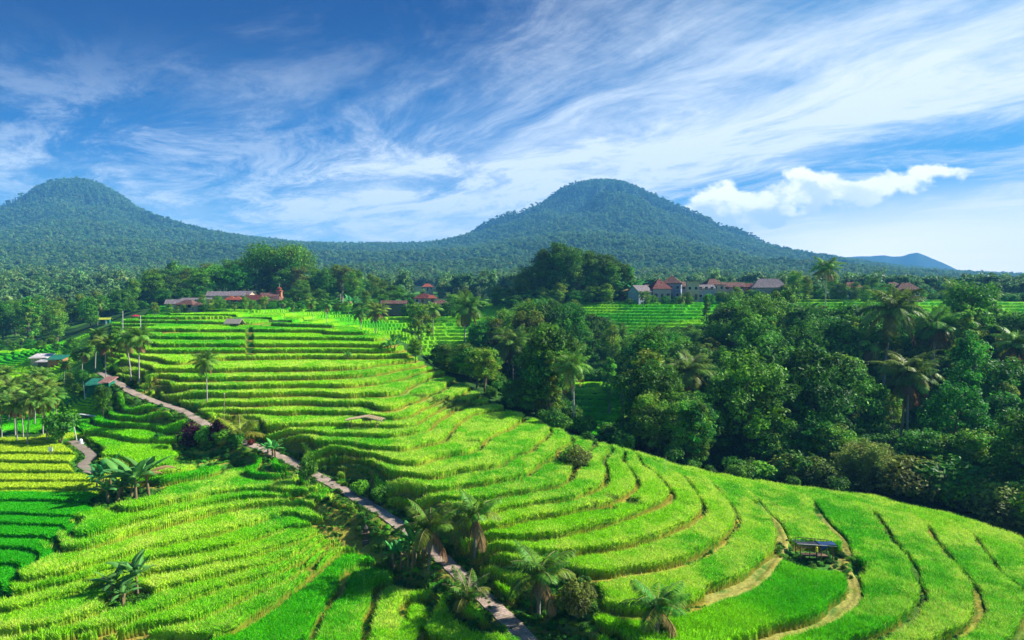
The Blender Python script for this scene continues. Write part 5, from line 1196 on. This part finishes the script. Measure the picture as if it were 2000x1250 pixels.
house('village_house', 'brown tiled roof in front of the orange tower', 541, 245, 599, 6, 5, 2.6, 'hip', 1.8, 'blue_wall', 'brown_tile', -20, 3, group=LV_)
house('village_house', 'wide low dark walled shed with brown roof behind the far terraces', 770, 232, 602, 9, 4, 2.0, 'gable', 1.1, 'dark_wall', 'brown_tile', 4, 4, group=LV_)
house('village_house', 'house with dark red roof behind the middle terraces', 829, 240, 596, 6.5, 5, 2.8, 'hip', 2.0, 'tan_wall', 'red_tile', -10, 3, group=LV_)
house('village_house', 'small bright orange red roof touching the dark red roof', 844, 236, 594, 3.2, 3.5, 2.4, 'hip', 1.3, 'white_wall', 'orange_tile', 10, 1, group=LV_)
house('village_house', 'low brown roofed shed right of the small orange red roof', 860, 230, 601, 6, 4, 1.7, 'hip', 1.4, 'dark_wall', 'brown_tile', 0, 2, group=LV_)
house('village_house', 'tiny red roofed house alone on the distant green slope', 835, 400, 566, 6.4, 5, 2.4, 'hip', 1.9, 'tan_wall', 'orange_tile', 10, 3, group=LV_, z=0.5)
# the tower
def tower():
    D = 256; x = u_of(546) * D; z0 = D * slope_of(590)
    e = bpy.data.objects.new('temple_tower', None); COL.objects.link(e); e.location = (x, D, z0); e.scale = (.8, .8, .85); e['label'] = 'narrow orange temple tower with stepped tiers and thin spire'; e['category'] = 'tower'
    solid('base', [box(-1.5,1.5,-1.5,1.5,-3,2.4)], 'orange_wall', e); solid('body', [box(-1.1,1.1,-1.1,1.1,2.4,4.6), box(-1.35,1.35,-1.35,1.35,4.6,4.9)], 'orange_wall', e)
    solid('roof', [roof_hip(2.2,2.2,4.95,1.0,0.35,0.0), roof_hip(1.4,1.4,6.0,0.8,0.25,0.0)], 'orange_tile', e); solid('spire', [rod((0,0,6.7),(0,0,8.3),.12,.02)], 'concrete', e); solid('niche', [box(-.4,.4,-1.14,-1.08,2.8,4.0)], 'dark_glass', e)
tower()
def thing(name, label, cat, x, y, rot=0, z=None, group=None):
    e = bpy.data.objects.new(name, None); COL.objects.link(e); e.location = (x, y, ground_at(x, y) if z is None else z); e.rotation_euler = (0, 0, R(rot)); e['label'] = label; e['category'] = cat
    if group: e['group'] = group
    return e
def wavy(x0, x1, y0, y1, zf, th, nx=14, ny=6):
    V = [(x0 + (x1-x0)*i/nx, y0 + (y1-y0)*j/ny, zf(i/nx, j/ny)) for j in range(ny+1) for i in range(nx+1)]; n = len(V); V += [(a, b, c - th) for a, b, c in V]
    I = lambda i, j: j*(nx+1)+i; Fc = []
    for j in range(ny):
        for i in range(nx): Fc += [(I(i,j),I(i+1,j),I(i+1,j+1),I(i,j+1)), (n+I(i,j+1),n+I(i+1,j+1),n+I(i+1,j),n+I(i,j))]
    for i in range(nx): Fc += [(I(i,0),n+I(i,0),n+I(i+1,0),I(i+1,0)), (I(i+1,ny),n+I(i+1,ny),n+I(i,ny),I(i,ny))]
    for j in range(ny): Fc += [(I(0,j+1),n+I(0,j+1),n+I(0,j),I(0,j)), (I(nx,j),n+I(nx,j),n+I(nx,j+1),I(nx,j+1))]
    return V, Fc
# field shelter with tarpaulins
hx, hy = hit(1590, 1094)
def tarp_hut():
    e = thing('field_shelter', 'open field shelter with sagging blue and grey tarpaulin roof on wooden posts', 'shelter', hx, hy, -4); e.scale = (.84, .84, .9)
    for a, b in ((-1.65,-.75),(-.75,-.85),(.4,-.8),(1.55,-.75),(-1.6,.75),(.3,.8),(1.5,.75)): solid('post', [rod((a,b,-.4),(a*1.01,b,1.72 - .1*a/1.6),.055,.045)], 'wood', e)
    solid('rail', [rod((-1.7,.78,.95),(1.55,.78,.9),.03), rod((-1.7,-.78,1.68),(1.7,-.78,1.58),.035), rod((-1.7,.78,1.9),(1.7,.78,1.7),.035), rod((-.7,.78,1.3),(1.5,.78,1.25),.03)], 'wood', e)
    solid('bench', [box(-1.1,1.4,-.1,.7,.35,.43), box(-1.05,-.95,0,.1,-.2,.35), box(1.25,1.35,0,.1,-.2,.35)], 'wood', e)
    rz = lambda s, t: 1.80 - .22*t - .14*s + .05*math.sin(s*9 + t*3) + .16*max(0, s-.7)/.3*(1 if t > .4 else .1)
    solid('roof', [wavy(-2.0,.75,-.85,.7,lambda s,t: rz(s*.68,t),.04)], 'grey_tarp', e)
    t_ = solid('tarpaulin', [wavy(.3,2.0,-.87,.75,lambda s,t: rz(.56+s*.44,t)+.06,.03)], 'blue_tarp', e)
    solid('hanging_flap', [([(.1,-.9,1.74),(1.2,-.9,1.68),(.5,-.92,1.22),(.1,-.87,1.74),(1.2,-.87,1.68),(.5,-.89,1.22)], [(0,1,2)[::-1],(3,4,5),(0,3,4,1)[::-1],(1,4,5,2)[::-1],(2,5,3,0)[::-1]])], 'blue_tarp', t_)
    solid('edge_strip', [rod((-2.02,-.88,1.80),(1.95,-.88,1.66),.04), rod((-2.0,.72,1.64),(-.6,.72,1.62),.03)], 'pale_wood', e)
tarp_hut()
x, y = hit(1593, 1101); e = thing('painted_stake', 'dark stake with a yellow top in front of the field shelter', 'stake', x, y - .1, z=ground_at(x, y)); solid('post', [rod((0,0,-.3),(.03,0,1.05),.07,.06)], 'dark_stone', e); solid('cap', [rod((.03,0,1.05),(.03,0,1.42),.12,.1), rod((.03,0,1.42),(.03,0,1.48),.1,.03)], 'yellow_paint', e)
# drying shelter on the terraces
def dry_shelter():
    x, y = hit(712, 842); e = thing('drying_shelter', 'low bamboo shelter with a tilted tan slatted roof on the terraces', 'shelter', x, y, -3)
    for a, b, h in ((-1.9,-.5,1.25),(0.2,-.5,1.35),(1.6,-.4,1.3),(-1.8,.6,1.3),(.6,.6,1.55),(2.0,.6,1.3)): solid('post', [rod((a,b,-.4),(a,b,h),.04)], 'bamboo', e)
    fz = lambda s, t: 1.28 + .45*min(s/.55,1)*(1) - .45*max(0,(s-.55)/.45)*1.0 + .1*t
    sl = [box(-2.3 + .26*k, -2.3 + .26*k + .19, -.8, .95, fz(k/18, 0) , fz(k/18, 0) + .05) for k in range(18)]
    solid('roof', sl, 'bamboo', e); solid('rafter', [rod((-2.3,-.7,1.26),(.3,-.7,1.70),.04), rod((.3,-.7,1.70),(2.5,-.7,1.22),.04), rod((-2.3,.8,1.26),(.3,.8,1.70),.04), rod((.3,.8,1.70),(2.5,.8,1.22),.04)], 'pale_wood', e)
dry_shelter()
def small_hut():
    x, y = hit(458, 643); e = thing('field_hut', 'small field hut with grey thatched roof at the top of the terraces', 'hut', x, y, -6)
    for a in (-1.5, -.5, .6, 1.5):
        for b in (-1.0, 1.0): solid('post', [rod((a,b,-.5),(a,b,1.5),.08)], 'wood', e)
    solid('wall', [box(-1.5,1.5,.9,.98,0,1.5), box(.7,1.5,-.98,-.9,0,1.3)], 'wood', e); solid('floor', [box(-1.6,1.6,-1.1,1.1,.3,.4)], 'wood', e); solid('roof', [roof_gable(3.2,2.3,1.5,.95,.35,.16)], 'thatch', e)
small_hut()
def kiosk():
    x, y = hit(206, 633); z = ground_at(x, y); e = thing('green_kiosk', 'green and white kiosk with yellow green roof at the left end of the top terrace', 'kiosk', x, y, 16, z); e.scale = (.7, .7, .7)
    solid('wall', [box(-2.0,2.0,-1.2,1.2,-1,2.3)], 'green_sheet', e); solid('awning', [roof_gable(4.6,3.0,2.35,.8,.3,.1)], 'yellow_sheet', e); solid('window', [box(-1.5,-.4,-1.26,-1.18,.9,1.9)], 'dark_glass', e); solid('door', [box(.3,1.0,-1.27,-1.19,0,1.9)], 'white_paint', e); solid('deck', [box(-3.2,5.0,-1.9,-1.2,-.25,-.1)], 'bamboo', e)
    x, y = hit(265, 628); e = thing('red_umbrella', 'red sunshade on the top terrace right of the green kiosk', 'sunshade', x, y); e.scale = (.75, .75, .6)
    n = 10; V = [(0,0,2.35)] + [(1.5*math.cos(k*6.2832/n), 1.5*math.sin(k*6.2832/n), 1.75) for k in range(n)] + [(0,0,2.28)] + [(1.5*math.cos(k*6.2832/n), 1.5*math.sin(k*6.2832/n), 1.60) for k in range(n)]
    solid('canopy', [(V, [(0,1+k,1+(k+1)%n) for k in range(n)] + [(n+1,n+2+(k+1)%n,n+2+k) for k in range(n)] + [(1+k,n+2+k,n+2+(k+1)%n,1+(k+1)%n) for k in range(n)])], 'red_cloth', e); solid('pole', [rod((0,0,-.3),(0,0,2.3),.04)], 'pale_wood', e)
kiosk()
def sheds():
    for px, b, w, dp, h, wall, tile, rot, lab in [(80,709,3.6,3,1.4,'tan_wall','white_sheet',4,'white roofed shed, rear one of the three in the left valley'), (93,716,3.6,2.6,1.3,'dark_wall','white_sheet',-3,'long white roofed open shed, front one in the left valley'),
             (110,714,2.6,2.6,1.5,'orange_wall','green_sheet',6,'green roofed shed right of the white roofed sheds'), (187,759,2.4,2.0,.9,'green_sheet','green_sheet',3,'green sheet metal shed below the path head'), (208,757,1.2,1.4,1.0,'green_sheet','pink_sheet',-8,'small shed with pink roof beside the paved path')]:
        x, y = hit(px, b); house('field_shed', lab, px, y, b, w, dp, h, 'shed', .6, wall, tile, rot, 2, False, z=ground_at(x, y), cat='shed', group='sheds in the left valley', over=0.25)
sheds()
def pole(name, lab, px, b, t, r=.09, mat='concrete', tilt=0, cap=False, D=None, grp='poles in the fields'):
    if D: x, y = u_of(px) * D, D
    else: x, y = hit(px, b)
    h = top_height(px, t, x, y); e = thing(name, lab, 'pole', x, y, group=grp)
    q = solid('shaft', [rod((0,0,-.4),(tilt,0,h),r,r*.75)], mat, e)
    if cap: solid('cap', [rod((tilt,0,h),(tilt,0,h+.14),r*1.6,r*1.2)], 'pale_wood', e)
pole('utility_pole', 'white utility pole left of the palm pair, left of two', 240, 650, 607, tilt=.1)
pole('utility_pole', 'white utility pole behind the palm pair, right of two', 275, 660, 616)
pole('utility_pole', 'white pole leaning beside the green sheet metal shed', 167, 780, 745, tilt=-.3, r=.08)
pole('utility_pole', 'white pole leaning at the bend of the narrow footpath', 151, 862, 812, tilt=-.6, r=.07)
pole('bamboo_post', 'tall bamboo post with knob on top beside the purple shrubs', 437, 838, 770, .055, 'bamboo', .15, True)
pole('bamboo_post', 'thin stick standing in the curved rice near the dark forest', 1299, 936, 892, .03, 'pale_wood', .08)
pole('utility_pole', 'thin grey pole on the far terraces beyond the crest', 681, 645, 608, .07, 'concrete', D=186)
pole('bamboo_post', 'thin bare stick at the terrace above the field shelter', 1655, 1050, 1015, .02, 'wood', .5)
# stump with dry leaves, milestone, scarecrow flags
x, y = hit(714, 1062); e = thing('stone_shrine', 'small weathered dark stone shrine with dry leaves at the edge of the left rice', 'shrine', x, y, 15); k_ = 1.5
solid('base', [box(-.28,.28,-.25,.25,-.4,.35), box(-.2,.22,-.18,.18,.35,.95)], 'dark_stone', e); solid('shelf', [box(-.34,.36,-.26,.26,.95,1.03)], 'wood', e); solid('top', [box(-.2,.2,-.18,.18,1.04,1.4), rod((0,0,1.4),(0.02,0,1.75),.26,.04,6)], 'dark_stone', e)
x, y = hit(158, 868); e = thing('white_marker', 'small white rounded marker stone on the narrow footpath', 'marker stone', x, y); solid('stone', [rod((0,0,-.2),(0,0,.45),.24,.22), rod((0,0,.45),(0,0,.62),.22,.1)], 'white_paint', e); solid('foot', [box(-.3,.3,-.3,.3,-.25,.08)], 'concrete', e)
for px, b, lab in ((99, 896, 'pale scarecrow rag on a stick in the yellow rice'), (345, 636, 'brown scarecrow rag on a stick high on the upper left terrace')):
    x, y = hit(px, b); e = thing('scarecrow', lab, 'scarecrow', x, y); solid('stick', [rod((0,0,-.3),(0,0,1.5),.025), rod((-.5,0,1.25),(.5,.05,1.3),.02)], 'bamboo', e); solid('rag', [wavy(-.25,.25,-.02,.04,lambda s,t: 1.27,.5,6,1)], 'white_paint' if px < 200 else 'leaf_dry', e)
# retaining wall below the small paddies at left, kerb beams on the path bank
a, b = hit(156, 826), hit(201, 822); e = thing('retaining_wall', 'low dark stone retaining wall under the small paddies by the left grove', 'wall', (a[0]+b[0])/2, (a[1]+b[1])/2, math.degrees(math.atan2(b[1]-a[1], b[0]-a[0]))); L = math.hypot(b[0]-a[0], b[1]-a[1])
solid('stonework', [box(-L/2,L/2,-.15,.2,-1.2,.75)], 'dark_stone', e); solid('coping', [box(-L/2-.05,L/2+.05,-.2,.25,.752,.85)], 'concrete', e)
# ------------------------------------------------------------------ the air
def haze_box():
    x0, x1, y0, y1, z0, z1 = -3800, 3800, -300, 4150, -36, 445
    V = [(x0,y0,z0),(x1,y0,z0),(x1,y1,z0),(x0,y1,z0),(x0,y0,z1),(x1,y0,z1),(x1,y1,z1),(x0,y1,z1)]
    Fc = [(3,2,1,0),(4,5,6,7),(0,1,5,4),(1,2,6,5),(2,3,7,6),(3,0,4,7)]
    me = bpy.data.meshes.new('haze'); me.from_pydata(V, [], Fc)
    m = bpy.data.materials.new('haze'); m.use_nodes = True; N = NT(m.node_tree)
    v = N.n('ShaderNodeVolumePrincipled'); v.inputs['Color'].default_value = HAZE_COL; v.inputs['Density'].default_value = HAZE_D
    v.inputs['Anisotropy'].default_value = 0.0
    o = N.n('ShaderNodeOutputMaterial'); N.l(v.outputs[0], o.inputs['Volume']); me.materials.append(m)
    put('haze', me, kind='stuff', label='thin bluish haze between the fields and the mountains', category='haze')
HAZE_D = 0.00022; HAZE_COL = (0.14, 0.50, 1.0, 1)
haze_box()
